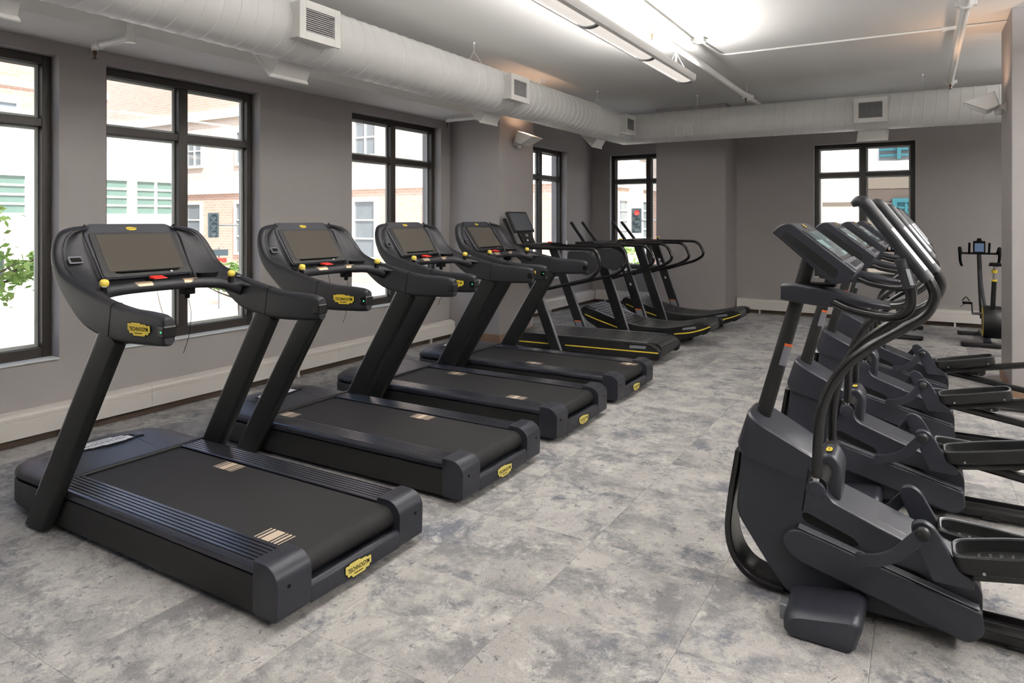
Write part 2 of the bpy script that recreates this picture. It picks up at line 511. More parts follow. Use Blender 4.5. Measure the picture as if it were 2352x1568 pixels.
floor = MB(); floor.box((XW - WT, YF - WT, -.16), (XR + WT, YB + WT, -.008))
floor = struct(floor, 'floor', M['carpet'])
TS = .60
tile = MB(); tile.box((-.2994, -.2994, -.0078), (.2994, .2994, 0))
tile_me = tile.mesh('floor_tile', M['carpet'], 0)
rest = MB()
rt = random.Random(3)
for i in range(-6, 12):
    for j in range(-11, 15):
        cx = -1.955 + TS * (i + .5); cy = 3.0 + TS * (j + .5)
        if cx - .3 < XW - WT or cx + .3 > XR + WT or cy - .3 < YF - WT or cy + .3 > YB + .31: continue
        d = -.515 * cx + .857 * cy; r = .857 * cx + .515 * cy
        seen = d > 1.2 and abs(r) < d * .78 + .6 and cx < 2.4 and cy > 1.0
        if seen:
            o = bpy.data.objects.new('floor_tile', tile_me); COL.objects.link(o)
            o.location = (cx, cy, 0); o.parent = floor
            o.rotation_euler = (0, 0, rt.choice((0, PI / 2, PI, -PI / 2)))
        else:
            rest.box((cx - .2994, cy - .2994, -.0078), (cx + .2994, cy + .2994, 0))
o = rest.build('floor_tile_field', M['carpet'], floor, smooth=0); o['kind'] = 'stuff'

ceil = MB(); ceil.box((XW - WT, YF - WT, ZC), (XR + WT, YB + WT, ZC + .2))
struct(ceil, 'ceiling', M['ceil'])
sof = MB(); sof.box((XW, YF, 2.805), (-4.67, 7.22, ZC))
struct(sof, 'ceiling_soffit', M['ceil'], bevel=.004)

def wall_with_openings(name, axis, c0, c1, a0, a1, holes, sill):
    b = MB(); a = a0
    def bx(p, q, z0, z1):
        if axis == 'x': b.box((c0, p, z0), (c1, q, z1))
        else: b.box((p, c0, z0), (q, c1, z1))
    for h0, h1 in holes:
        bx(a, h0, 0, ZC); bx(h0, h1, 0, sill); bx(h0, h1, HEAD, ZC); a = h1
    bx(a, a1, 0, ZC)
    return struct(b, name, M['wall'], smooth=0)
wall_with_openings('wall_left', 'x', XW - WT, XW, YF, YB, LW, SILL)
wall_with_openings('wall_back', 'y', YB, YB + WT, XW - WT, XR + WT, BW, SILLB)
b = MB(); b.box((XR, YF, 0), (XR + WT, YB, ZC)); struct(b, 'wall_right', M['wall'], smooth=0)
b = MB(); b.box((XW - WT, YF - WT, 0), (XR + WT, YF, ZC)); struct(b, 'wall_front', M['wall'], smooth=0)
b = MB(); b.box((XW, 7.22, 0), (-4.52, 8.08, ZC)); struct(b, 'wall_pier_left', M['wall'], bevel=.006, smooth=0)
b = MB(); b.box((-3.79, 10.95, 0), (-2.66, YB, ZC)); struct(b, 'wall_pier_back', M['wall'], bevel=.006, smooth=0)
b = MB(); b.box((.66, 7.30, 0), (1.70, 8.20, ZC)); struct(b, 'wall_pillar_right', M['wall'], bevel=.006, smooth=0)

def baseboard(name, pts, m, h=.10, t=.014):
    """skirting boards as straight boxes: list of (lo, hi) in plan"""
    b = MB()
    for (x0, y0), (x1, y1) in pts: b.box((x0, y0, 0), (x1, y1, h))
    return struct(b, name, m, bevel=.003, smooth=0)
baseboard('baseboard_left', [((XW, YF), (XW + .014, 7.22)), ((XW, 8.08), (XW + .014, YB))], M['trim_dark'])
baseboard('baseboard_back', [((XW, YB - .014), (-3.79, YB)), ((-2.66, YB - .014), (XR, YB))], M['trim_dark'])
baseboard('baseboard_pier_left', [((XW, 7.206), (-4.52, 7.22)), ((-4.52, 7.206), (-4.506, 8.094)), ((XW, 8.08), (-4.52, 8.094))], M['trim'])
baseboard('baseboard_pier_back', [((-3.804, 10.936), (-2.646, 10.95)), ((-3.804, 10.95), (-3.79, YB)), ((-2.66, 10.95), (-2.646, YB))], M['trim'])
baseboard('baseboard_pillar', [((.646, 7.286), (1.714, 7.30)), ((.646, 7.30), (.66, 8.20)), ((.646, 8.20), (1.714, 8.214)), ((1.70, 7.30), (1.714, 8.20))], M['trim'])

# ------------------------------------------------------------------ windows
def window(n, side, a0, a1, sill):
    """bronze aluminium window of four lights set back in its opening"""
    if side == 'left': P = lambda a, d, z: (XW - d, a, z)
    else: P = lambda a, d, z: (a, YB + d, z)
    def bx(b, a, aa, d, dd, z, zz):
        p = P(a, d, z); q = P(aa, dd, zz)
        b.box(tuple(map(min, p, q)), tuple(map(max, p, q)))
    fr = MB(); F = .062; d0, d1 = .105, .20
    bx(fr, a0, a0 + F, d0, d1, sill, HEAD); bx(fr, a1 - F, a1, d0, d1, sill, HEAD)
    bx(fr, a0 + F, a1 - F, d0, d1, HEAD - F, HEAD); bx(fr, a0 + F, a1 - F, d0, d1, sill, sill + F + .02)
    root = struct(fr, 'window_%d' % n, M['bronze'], bevel=.004, smooth=0)
    mid = (a0 + a1) / 2; tz = 2.232
    b = MB(); bx(b, mid - .042, mid + .042, d0 + .002, d1, sill + F, HEAD - F); b.build('mullion', M['bronze'], root, bevel=.004, smooth=0)
    b = MB(); bx(b, a0 + F, mid - .042, d0 + .004, d1, tz - .03, tz + .03); bx(b, mid + .042, a1 - F, d0 + .004, d1, tz - .03, tz + .03)
    b.build('transom', M['bronze'], root, bevel=.004, smooth=0)
    for (p, q) in ((a0 + F, mid - .042), (mid + .042, a1 - F)):
        for (z, zz) in ((sill + F + .02, tz - .03), (tz + .03, HEAD - F)):
            g = MB(); bx(g, p + .002, q - .002, .176, .182, z + .002, zz - .002)
            pane = g.build('pane', M['glass'], root, smooth=0)
            s = MB(); w = .022
            bx(s, p, p + w, .166, .176, z, zz); bx(s, q - w, q, .166, .176, z, zz)
            bx(s, p + w, q - w, .166, .176, z, z + w); bx(s, p + w, q - w, .166, .176, zz - w, zz)
            s.build('glazing_bead', M['spacer'], pane, smooth=0)
    s = MB(); bx(s, a0 + .001, a1 - .001, -.012, d0, sill, sill + .012)
    s.build('window_sill', M['sill'], root, bevel=.003, smooth=0)
    return root
n = 1
for a0, a1 in LW: window(n, 'left', a0, a1, SILL); n += 1
for a0, a1 in BW: window(n, 'back', a0, a1, SILLB); n += 1

# daylight: portals only guide the sky's own light through each opening
def portal(name, loc, rot, sx, sy):
    l = bpy.data.lights.new(name, 'AREA'); l.shape = 'RECTANGLE'; l.size = sx; l.size_y = sy; l.cycles.is_portal = True
    o = bpy.data.objects.new(name, l); o.location = loc; o.rotation_euler = rot; COL.objects.link(o)
for a0, a1 in LW: portal('window_portal', (XW - WT - .02, (a0 + a1) / 2, (SILL + HEAD) / 2), (0, -PI / 2, 0), HEAD - SILL, a1 - a0)
for a0, a1 in BW: portal('window_portal', ((a0 + a1) / 2, YB + WT + .02, (SILLB + HEAD) / 2), (-PI / 2, 0, 0), a1 - a0, HEAD - SILLB)

# ------------------------------------------------------------------ baseboard heaters
HP = [(0, .072), (0, .240), (.045, .242), (.086, .226), (.095, .212), (.095, .190), (.091, .188), (.091, .184), (.095, .182), (.095, .070), (.08, .066), (.07, .072)]
def heater(label, side, a0, a1, seams, legs):
    if side == 'left': root = empty('wall_heater', (XW, (a0 + a1) / 2, 0))
    else: root = empty('wall_heater', ((a0 + a1) / 2, YB, 0))
    c = (a0 + a1) / 2
    cuts = [a0] + [s for s in seams if a0 < s < a1] + [a1]
    for p, q in zip(cuts, cuts[1:]):
        b = MB()
        if side == 'left': b.prism(HP, 'y', p - c + .001, q - c - .001)
        else: b.prism([(-d, z) for d, z in HP], 'x', p - c + .001, q - c - .001)
        b.build('heater_cover', M['heater'], root, smooth=30)
    for l in legs:
        b = MB()
        if side == 'left': b.box((.045, l - c - .012, 0), (.075, l - c + .012, .074))
        else: b.box((l - c - .012, -.075, 0), (l - c + .012, -.045, .074))
        b.build('leg', M['heater'], root, smooth=0)
    return tag(root, label, 'heater', 'white wall heaters along the floor')
heater('long low white wall heater under the windows behind the row of console treadmills', 'left', YF + .02, 7.20,
       [3.146 + 2.0 * k for k in range(-4, 3)], [4.635 + 2.1 * k for k in range(-4, 2)])
heater('low white wall heater between the pier with the wall lamp and the room corner', 'left', 8.10, YB - .10, [10.1], [8.9, 9.9, 10.9])
heater('short low white wall heater in the corner beside the back wall pier', 'back', XW + .10, -3.81, [], [-5.0, -4.2])
heater('long low white wall heater on the back wall behind the bikes', 'back', -2.64, XR - .02, [-.6, 1.9], [-2.28, .395, 3.0])

# ------------------------------------------------------------------ duct
DX, DY, DZ, DR = -3.98, 10.05, 2.93, .228
NS = 40
def duct_ring(kind, t, r=DR):
    out = []
    for k in range(NS):
        a = 2 * PI * k / NS; h = math.cos(a) * r; z = DZ + math.sin(a) * r
        if kind == 'y': out.append((DX + h, t, z))
        elif kind == 'm': out.append((DX + h, DY - h, z))
        else: out.append((t, DY - h, z))
    return out
duct = empty('air_duct', (DX, DY, DZ))
def dloc(ps): return [(p[0] - DX, p[1] - DY, p[2] - DZ) for p in ps]
b = MB(); b.loft([dloc(duct_ring('y', YF + .01)), dloc(duct_ring('y', 6.0)), dloc(duct_ring('m', 0)), dloc(duct_ring('x', 0.0)), dloc(duct_ring('x', XR - .01))], cap=False)
b.build('duct_pipe', M['duct'], duct, smooth=50)
seam = MB()
def seam_ring(kind, t, slant):
    secs = []
    for dt, dr in ((-.006, 0.0), (0, .0045), (.006, 0.0)):
        s = []
        for k in range(NS + 1):
            a = 2 * PI * k / NS; h = math.cos(a) * (DR + dr); z = math.sin(a) * (DR + dr)
            tt = t + dt + slant * k / NS
            s.append((h, tt - DY, z) if kind == 'y' else (tt - DX, -h, z))
        secs.append(s)
    seam.loft(secs, closed=False)
t = YF + .1
while t < DY - DR - .14: seam_ring('y', t, .125); t += .125
t = DX + DR + .02
while t < XR - .2: seam_ring('x', t, .125); t += .125
seam.build('spiral_seam', M['duct'], duct, smooth=60)
b = MB()
for t in (5.0, 8.6):
    b = MB(); b.loft([dloc(duct_ring('y', t, DR)), dloc(duct_ring('y', t + .005, DR + .006)), dloc(duct_ring('y', t + .05, DR + .006)), dloc(duct_ring('y', t + .055, DR))], cap=False)
    b.build('joint_collar', M['duct'], duct)

def register(mat4, w, h, depth, nsl, parent):
    """grille box standing off the duct; local x along, y up, z out"""
    b = MB(); f = .045
    b.box((-w / 2, -h / 2, -depth), (w / 2, h / 2, -.012), 0, mat4)
    root = b.build('register', M['white'], parent, bevel=.004, smooth=0)
    b = MB()
    for lo, hi in (((-w / 2 - .012, -h / 2 - .012), (-w / 2 + f, h / 2 + .012)), ((w / 2 - f, -h / 2 - .012), (w / 2 + .012, h / 2 + .012)),
                   ((-w / 2 + f, -h / 2 - .012), (w / 2 - f, -h / 2 + f)), ((-w / 2 + f, h / 2 - f), (w / 2 - f, h / 2 + .012))):
        b.box((lo[0], lo[1], -.012), (hi[0], hi[1], .006), 0, mat4)
    b.build('register_frame', M['white'], root, bevel=.002, smooth=0)
    b = MB(); b.box((-w / 2 + f, -h / 2 + f, -.0115), (w / 2 - f, h / 2 - f, -.010), 0, mat4)
    b.build('dark_opening', M['void'], root, smooth=0)
    for k in range(nsl):
        y = -h / 2 + f + (k + .5) * (h - 2 * f) / nsl; t = (h - 2 * f) / nsl * .27
        b = MB(); b.box((-w / 2 + f, y - t, -.009), (w / 2 - f, y + t, .001), 0, mat4)
        b.build('louver', M['grille'], root, smooth=0)
    return root
for yc in (.60, 3.47, 6.29, 9.50):
    register(frame((DR + .075, yc - DY, 0), (0, 1, 0), (0, 0, 1)), .36, .25, .18, 11, duct)
register(frame((-.57 - DX, -DR - .035, 0), (1, 0, 0), (0, 0, 1)), .36, .29, .14, 12, duct)
register(frame((2.2 - DX, -DR - .035, 0), (1, 0, 0), (0, 0, 1)), .36, .29, .14, 12, duct)
# scoop outlets turned down towards the wall
def scoop(c, along, out, parent):
    A = Vector(along); O = Vector(out).normalized(); S = A.cross(O)
    c = Vector(c); b = MB()
    s0 = [c + O * .12 + A * x + S * y for x, y in ((-.15, -.07), (.15, -.07), (.15, .07), (-.15, .07))]
    s1 = [c + O * (DR + .10) + A * x + S * y for x, y in ((-.17, -.11), (.17, -.11), (.17, .13), (-.17, .13))]
    s2 = [c + O * (DR + .115) + A * x + S * y for x, y in ((-.185, -.125), (.185, -.125), (.185, .145), (-.185, .145))]
    s3 = [p + O * .012 for p in s2]
    b.loft([s0, s1, s2, s3])
    return b.build('scoop_outlet', M['white'], parent, bevel=.003, smooth=0)
for yc in (1.60, 3.60, 6.40, 9.35): scoop((0, yc - DY, 0), (0, 1, 0), (-.72, 0, -.69), duct)
scoop((-.57 - DX, 0, 0), (1, 0, 0), (0, .55, -.83), duct)
# hanger wires
def hanger(p):
    b = MB(); x, y = p
    top = Vector((x - DX, y - DY, ZC - DZ)); mid = top - Vector((0, 0, .09))
    b.tube([top, mid], .0035, 6, 1)
    dv = Vector((.10, 0, 0)) if abs(x - DX) < .2 and y < 9.6 else Vector((0, .10, 0))
    for s in (-1, 1): b.tube([mid, Vector((top.x, top.y, DR * .88)) + dv * s], .0025, 6, 1)
    b.cyl(top - Vector((0, 0, .02)), .012, .02, 'z', 8)
    b.build('hanger_wire', M['white'], duct)
for p in ((DX, 1.0), (DX, 3.2), (DX, 5.86), (DX, 8.99), (-2.85, DY), (0.0, DY), (2.6, DY)): hanger(p)
tag(duct, 'round white spiral air duct turning the corner under the ceiling', 'duct')

# ------------------------------------------------------------------ ceiling services
def sprinkler_head(b, p, up=False):
    x, y, z = p
    b.cyl((x, y, z - .03), .012, .03, 'z', 10); b.cyl((x, y, z - .055), .006, .03, 'z', 8); b.cyl((x, y, z - .06), .016, .004, 'z', 12)
def pipe(label, pts, r, heads, couplings, hangers):
    root = empty('sprinkler_pipe', pts[0]); o = Vector(pts[0]); L = lambda p: Vector(p) - o
    b = MB(); b.tube([L(p) for p in pts], r, 14, 1); b.build('pipe', M['white'], root)
    for p in heads:
        b = MB(); sprinkler_head(b, L((p[0], p[1], p[2] - r))); b.build('sprinkler_head', M['brass'], root)
    for p in couplings:
        b = MB(); q = L(p); b.cyl(q - Vector((0, .045, 0)), r * 1.45, .09, 'y', 16)
        b.box((q.x - r * 2.1, q.y - .018, q.z - .02), (q.x + r * 2.1, q.y + .018, q.z + .02))
        b.build('coupling', M['white'], root, bevel=.004)
    for p in hangers:
        b = MB(); q = L(p); b.tube([q, Vector((q.x, q.y, ZC - o.z))], .006, 6, 1); b.build('hanger_rod', M['white'], root)
    return tag(root, label, 'pipe')
pipe('white sprinkler pipe running beside the hanging lamp', [(-2.03, -2.5, 3.195), (-2.03, YB - .02, 3.195)], .034,
     [(-2.03, 5.75, 3.195), (-2.03, 9.45, 3.195)], [(-2.03, 6.0, 3.195), (-2.03, 9.6, 3.195), (-2.03, 2.3, 3.195)], [(-2.03, 5.86, 3.195), (-2.03, 9.52, 3.195), (-2.03, 2.2, 3.195)])
pipe('white sprinkler pipe crossing the ceiling near the right pillar', [(.285, -2.5, 3.195), (.285, YB - .02, 3.195)], .034,
     [(.285, 9.75, 3.195), (.285, 3.4, 3.195)], [(.285, 9.8, 3.195), (.285, 6.3, 3.195)], [(.285, 9.7, 3.195), (.285, 6.2, 3.195)])
def soffit_sprinkler(label, y):
    root = empty('soffit_sprinkler', (-4.67, y, 2.76)); b = MB()
    b.tube(fillet([(.10, 0, .12), (.10, 0, .0), (-.34, 0, .0), (-.34, 0, -.03)], .035), .022, 12, 1)
    b.cyl((.10, 0, -.032), .031, .06, 'z', 14); b.cyl((-.30, 0, 0), .029, .04, 'x', 12)
    b.tube([(.10, 0, .10), (.10, 0, ZC - 2.76)], .022, 12, 1)
    b.build('pipe', M['white'], root)
    b = MB(); sprinkler_head(b, (-.34, 0, -.03)); b.build('sprinkler_head', M['brass'], root)
    return tag(root, label, 'sprinkler')
soffit_sprinkler('white elbow pipe with sprinkler head under the soffit between the first two windows', 2.62)
soffit_sprinkler('white elbow pipe with sprinkler head under the soffit near the pier', 6.80)

cd = empty('conduit', (-1.94, 6.9, ZC))
b = MB(); b.tube(fillet([(0, 0, -.014), (0.04, .77, -.014), (2.60, .82, -.014)], .10, 6), .011, 8, 1); b.build('conduit_pipe', M['white'], cd)
b = MB(); b.box((-.06, -.05, -.045), (.06, .05, 0)); b.build('junction_box', M['white'], cd, bevel=.004)
b = MB(); b.tube([(-.05, 0, -.02), (-.15, -.03, -.01), (-.19, -.10, -.10), (-.19, -.16, -.28), (-.175, -.18, -.37)], .009, 8, 8); b.build('lamp_cord', M['white'], cd)
b = MB(); b.box((2.10, .80, -.035), (2.24, .87, 0)); b.build('junction_box', M['white'], cd, bevel=.004)
tag(cd, 'thin white conduit with junction boxes fixed across the ceiling', 'conduit')
b = MB(); b.box((-.06, -.06, -.03), (.06, .06, 0)); b.cyl((0, 0, -.05), .03, .02, 'z', 14)
o = b.build('ceiling_box', M['white'], None, bevel=.004, loc=(-4.33, 7.9, ZC)); tag(o, 'small white box on the ceiling above the pier lamp', 'box')

# ------------------------------------------------------------------ lamps
UP_E, DN_E, WALL_E = 54.0, 7.0, 12.0
def pendant(label, x, y0, y1, mod, z=2.98, k_=1.0):
    """slim linear lamp: white channel, curved diffusers below, open top throwing light on the ceiling"""
    root = empty('pendant_lamp', (x, y1, z))
    L = y1 - y0; W = .095
    secs = []
    out = [(W * math.cos(a), -.052 * math.sin(a)) for a in [PI * k / 12 for k in range(13)]]
    body = out + [(-W - .004, .028), (-W + .006, .028), (-W + .008, .0)] + [(-W * .9 * math.cos(a), -.042 * math.sin(a)) for a in [PI * k / 8 for k in range(1, 8)]] + [(W - .008, .0), (W - .006, .028), (W + .004, .028)]
    ends = [(W * math.cos(a), -.052 * math.sin(a)) for a in [PI * k / 12 for k in range(13)]] + [(-W - .004, .028), (W + .004, .028)]
    # side rails and ends
    for s in (-1, 1):
        b = MB()
        prof = [(s * .070, -.040), (s * .092, -.028), (s * .101, .004), (s * .101, .032), (s * .094, .032), (s * .092, .004), (s * .084, -.020), (s * .068, -.032)]
        b.prism(prof, 'y', -L, 0); b.build('side_rail', M['white'], root, smooth=40)
    marks = [0.0]; t = -mod + .03
    while t > -L + .3: marks.append(t); t -= mod
    marks.append(-L)
    for k, t in enumerate(marks):
        b = MB(); w = .035 if k in (0, len(marks) - 1) else .05
        lo = t - w if k == 0 else (t if k == len(marks) - 1 else t - w / 2)
        b.prism(ends, 'y', lo, lo + w); b.build('end_cap' if k in (0, len(marks) - 1) else 'band', M['steel'], root, smooth=40)
    for p, q in zip(marks, marks[1:]):
        b = MB()
        df = [(.072 * math.cos(a), -.012 - .030 * math.sin(a)) for a in [PI * k / 10 for k in range(11)]]
        df += [(x_, z_ + .004) for x_, z_ in df[::-1]]
        b.prism(df, 'y', q + .03, p - .03); b.build('diffuser', M['diffuser'], root, smooth=50)
        b = MB(); b.tube([(0, q + .08, .012), (0, p - .08, .012)], .013, 10, 1); b.build('lamp_tube', M['tube_lamp'], root)
    for t in (-.35, -L / 2, -L + .35):
        b = MB()
        for s in (-1, 1): b.tube([(s * .09, t, .03), (0, t, .20)], .0018, 6, 1)
        b.tube([(0, t, .20), (0, t, ZC - z)], .0018, 6, 1); b.build('hanger_wire', M['white'], root)
    # the lamp's own light
    n = max(1, round(L / 1.2))
    for k in range(n):
        l = bpy.data.lights.new('pendant_uplight', 'AREA'); l.shape = 'RECTANGLE'; l.size = .12; l.size_y = L / n * .96; l.energy = k_ * UP_E * (L / n) / 1.2
        l.color = (1.0, .98, .955); l.spread = PI
        o = bpy.data.objects.new('pendant_uplight', l); COL.objects.link(o); o.parent = root
        o.location = (0, -L * (k + .5) / n, .034); o.rotation_euler = (PI, 0, 0)
        l = bpy.data.lights.new('pendant_downlight', 'AREA'); l.shape = 'RECTANGLE'; l.size = .13; l.size_y = L / n * .9; l.energy = k_ * DN_E * (L / n) / 1.2
        l.color = (1.0, .98, .955)
        o = bpy.data.objects.new('pendant_downlight', l); COL.objects.link(o); o.parent = root
        o.location = (0, -L * (k + .5) / n, -.056)
    return tag(root, label, 'lamp', 'linear pendant lamps')
pendant('long white linear pendant lamp hung beside the sprinkler pipe', -2.075, -.40, 6.92, 1.2)
pendant('added out-of-view fill pendant lamp over the far right side of the room', 2.6, -.40, 6.92, 1.2, k_=3.2)  # out of view, added to fill the room with light from the right

pendant('added out-of-view fill pendant lamp over the far right corner of the room', 2.6, 7.3, 9.6, 1.2, k_=3.2)  # unseen lamp added to brighten the back right wall

def uplight(label, loc, s):
    """wedge wall lamp throwing light upwards; s = +1 faces +X, -1 faces -X"""
    root = empty('wall_uplight', loc)
    b = MB(); b.box((min(0, s * .012), -.05, -.04), (max(0, s * .012), .05, .04)); b.box((min(s * .01, s * .13), -.022, -.028), (max(s * .01, s * .13), .022, .022)); b.build('bracket', M['white'], root, bevel=.004)
    b = MB(); b.cyl((s * .13, -.05, -.012), .032, .10, 'y', 18); b.cyl((s * .06, 0, -.07), .028, .05, 'z', 14, r2=.035); b.build('knuckle', M['white'], root)
    # open trough: floor, back and cheeks
    b = MB()
    Q = lambda x, y, z: (s * x, y, z)
    t = .006
    prof_c = [(.06, .0), (.15, -.045), (.34, .045), (.10, .135)]
    for y in (-.125, .119):
        b.prism([(s * x, z) for x, z in prof_c], 'y', y, y + t)
    b.prism([(s * x, z) for x, z in ((.15, -.045), (.34, .045), (.336, .051), (.148, -.038))], 'y', -.125, .125)
    b.prism([(s * x, z) for x, z in ((.06, .0), (.15, -.045), (.152, -.037), (.064, .007))], 'y', -.125, .125)
    b.prism([(s * x, z) for x, z in ((.06, .0), (.10, .135), (.106, .133), (.067, .001))], 'y', -.125, .125)
    b.build('hood', M['white'], root, bevel=.002, smooth=0)
    b = MB(); b.tube([(s * .155, -.08, .01), (s * .155, .08, .01)], .012, 10, 1); b.build('bulb', M['lamp_bulb'], root)
    l = bpy.data.lights.new('uplight_light', 'SPOT'); l.energy = WALL_E; l.spot_size = math.radians(150); l.spot_blend = .8; l.color = (1.0, .62, .40); l.shadow_soft_size = .05
    o = bpy.data.objects.new('uplight_light', l); COL.objects.link(o); o.parent = root; o.location = (s * .17, 0, .05); o.rotation_euler = (PI, s * -.12, 0)
    return tag(root, label, 'lamp', 'wedge wall lamps')
uplight('white wedge wall lamp on the pier beside the treadmills', (-4.52, 7.60, 2.53), 1)
uplight('white wedge wall lamp on the right pillar', (.66, 7.72, 2.575), -1)
# ------------------------------------------------------------------ console treadmill
# local: x = 0 at the rear end, front at -2.25; y across; z up
def rrect(I, O, ya, yb, c=.022):
    """rounded section between inner point I and outer point O (x,z) and y from ya to yb"""
    I = Vector((I[0], 0, I[1])); O = Vector((O[0], 0, O[1])); D = (O - I); L = D.length; D.normalize()
    pts = []
    w = yb - ya; s = 1 if w > 0 else -1; w = abs(w)
    c = min(c, L * .45, w * .45)
    for cx_, cy_, a0 in ((L - c, w - c, 0), (c, w - c, 90), (c, c, 180), (L - c, c, 270)):
        for k in range(4):
            a = math.radians(a0 + k * 30)
            u = cx_ + c * math.cos(a); v = cy_ + c * math.sin(a)
            p = I + D * u
            pts.append((p.x, ya + s * v, p.z))
    return pts

def treadmill_proto():
    R = empty('treadmill')
    # chassis
    b = MB(); b.box((-2.06, -.395, .055), (-.10, .395, .185)); b.build('chassis', M['deep'], R)
    for s in (-1, 1):
        b = MB(); b.prism(round_poly([(-.045, .032), (-.045, .176), (-1.70, .176), (-1.70, .032)], .012), 'y', s * .40, s * .421)
        b.build('side_panel', M['skirt'], R, bevel=.004)
        # ribbed foot rail
        y0, y1 = .270, .428
        prof = [(s * y0, .186), (s * y0, .218)]
        nr = 6
        for k in range(nr):
            a = y0 + .006 + k * .0215
            prof += [(s * a, .222), (s * (a + .014), .222), (s * (a + .0155), .2175), (s * (a + .020), .2175)]
        prof += [(s * .404, .222), (s * .416, .2185), (s * .425, .210), (s * y1, .198), (s * y1, .188), (s * .42, .182), (s * .40, .182)]
        b = MB(); b.prism(prof, 'x', -1.675, -.115); b.build('foot_rail', M['rail_al'], R, smooth=25)
        # rear end cap
        prof = round_poly([(0, .034), (.004, .20), (-.045, .2405), (-.135, .2405), (-.135, .034)], [.02, .05, .03, .004, .02], 5)
        b = MB(); b.prism(prof, 'y', s * .262, s * .431); cap = b.build('end_cap', M['charcoal'], R, bevel=.012, segs=3)
        b = MB(); b.cyl((.0, s * .375, .155), .0075, .005, 'x', 12); b.build('bolt_hole', M['deep'], cap)
    prof = [(0, .034), (.002, .104), (-.014, .118), (-.10, .092), (-.12, .06), (-.12, .034)]
    b = MB(); b.prism(prof, 'y', -.264, .264); b.build('rear_plate', M['charcoal'], R, bevel=.006)
    badge('logo_plate', frame((.0026, -.005, .069), (0, 1, 0), (-.03, 0, 1)), .152, M['yellow_lit'], M['deep'], R)
    b = MB(); b.box((-.10, .10, .112), (-.092, .23, .117)); b.build('roller_guard', M['chrome'], R)
    # belt with its rear roller
    prof = [(-1.70, .2125)] + [(-.088 + .052 * math.sin(a), .1605 + .052 * math.cos(a)) for a in [PI * k / 10 for k in range(11)]] + [(-1.70, .1085)]
    b = MB(); b.prism(prof, 'y', -.262, .262); b.build('belt', M['belt'], R, smooth=40)
    # motor hood, two shells with a dark gap
    def plan(g, z):
        pts = [(-1.668 , -.426 + g), (-2.02 + 0, -.426 + g), (-2.135 + g * .8, -.385 + g), (-2.195 + g, -.25), (-2.225 + g, -.10), (-2.23 + g, 0)]
        pts = [(x, y) for x, y in pts]
        pts = pts + [(x, -y) for x, y in pts[::-1][1:]]
        q = round_poly(pts, [0.0] + [.06] * (len(pts) - 2) + [0.0], 4)
        return [(x, y, z) for x, y in q]
    b = MB(); b.loft([plan(.02, .030), plan(.0, .055), plan(.0, .160), plan(.006, .170)]); b.build('front_base', M['shell'], R, smooth=40)
    b = MB(); b.loft([plan(.022, .168), plan(.022, .188)]); b.build('gap_strip', M['deep'], R)
    top = [plan(.004, .186), plan(.0, .194), plan(.006, .216), plan(.03, .232), plan(.10, .247), plan(.17, .256), plan(.26, .258)]
    # the hood falls to the belt at its rear edge
    for k, s_ in enumerate(top):
        if k >= 3:
            top[k] = [(x, y, z if x < -1.80 else z - (z - .224) * min(1, (x + 1.80) / .13)) for x, y, z in s_]
    b = MB(); b.loft(top); hood = b.build('motor_hood', M['charcoal'], R, smooth=55)
    b = MB(); b.prism(round_poly([(-1.690, .214), (-1.690, .2275), (-1.660, .2265), (-1.656, .214)], .004), 'y', -.424, .424); b.build('hood_lip', M['black'], hood)
    b = MB(); b.prism(round_poly([(-2.01, -.175), (-2.01, .175), (-1.945, .175), (-1.945, -.175)], .032, 6), 'z', .2555, .2585); b.build('logo_recess', M['deep'], hood)
    badge('hood_logo', frame((-1.9775, 0, .2585), (0, -1, 0), (1, 0, 0)), .29, M['whiteink'], M['greydecal'], hood, th=.002)
    # feet
    for x in (-.42, -1.62):
        for s in (-1, 1):
            b = MB(); b.cyl((x, s * .33, 0), .042, .018, 'z', 18); b.cyl((x, s * .33, .018), .014, .05, 'z', 10); b.build('foot', M['rubber'], R)
    b = MB()
    for s in (-1, 1): b.cyl((-2.05, s * .33 - .02, .03), .03, .04, 'y', 16)
    b.build('transport_wheel', M['rubber'], R)
    # uprights
    for s in (-1, 1):
        a = Vector((-1.715, s * .452, .018)); t_ = Vector((-1.085, s * .428, 1.02))
        D = (t_ - a).normalized()
        U = Vector((0, 1, 0)); U = (U - D * U.dot(D)).normalized(); W = D.cross(U)
        sec = round_poly([(-.080, -.028), (.080, -.028), (.080, .028), (-.080, .028)], .026, 5)
        secs = []
        for t, k in ((0, 1.0), (.03, 1.02), (.5, 1.0), (1, .97)):
            p = a.lerp(t_, t); secs.append([p + W * (u * k) + U * v for u, v in sec])
        # bottom is cut level with the floor
        secs[0] = [q + D * ((.018 - q.z) / D.z) for q in secs[0]]
        secs[1] = [q + D * ((.030 - q.z) / D.z) for q in secs[1]]
        b = MB(); b.loft(secs); up = b.build('upright', M['post'], R, smooth=40)
        b = MB(); sgn = 1 if (W.x * 1 < 0) else -1
        e = W * (sgn * .0735) + U * (-.0205 if U.y > 0 else .0205)
        b.tube([a.lerp(t_, .12) + e, a.lerp(t_, .97) + e], .0042, 8, 1)
        b.build('edge_strip', M['silver'], up)
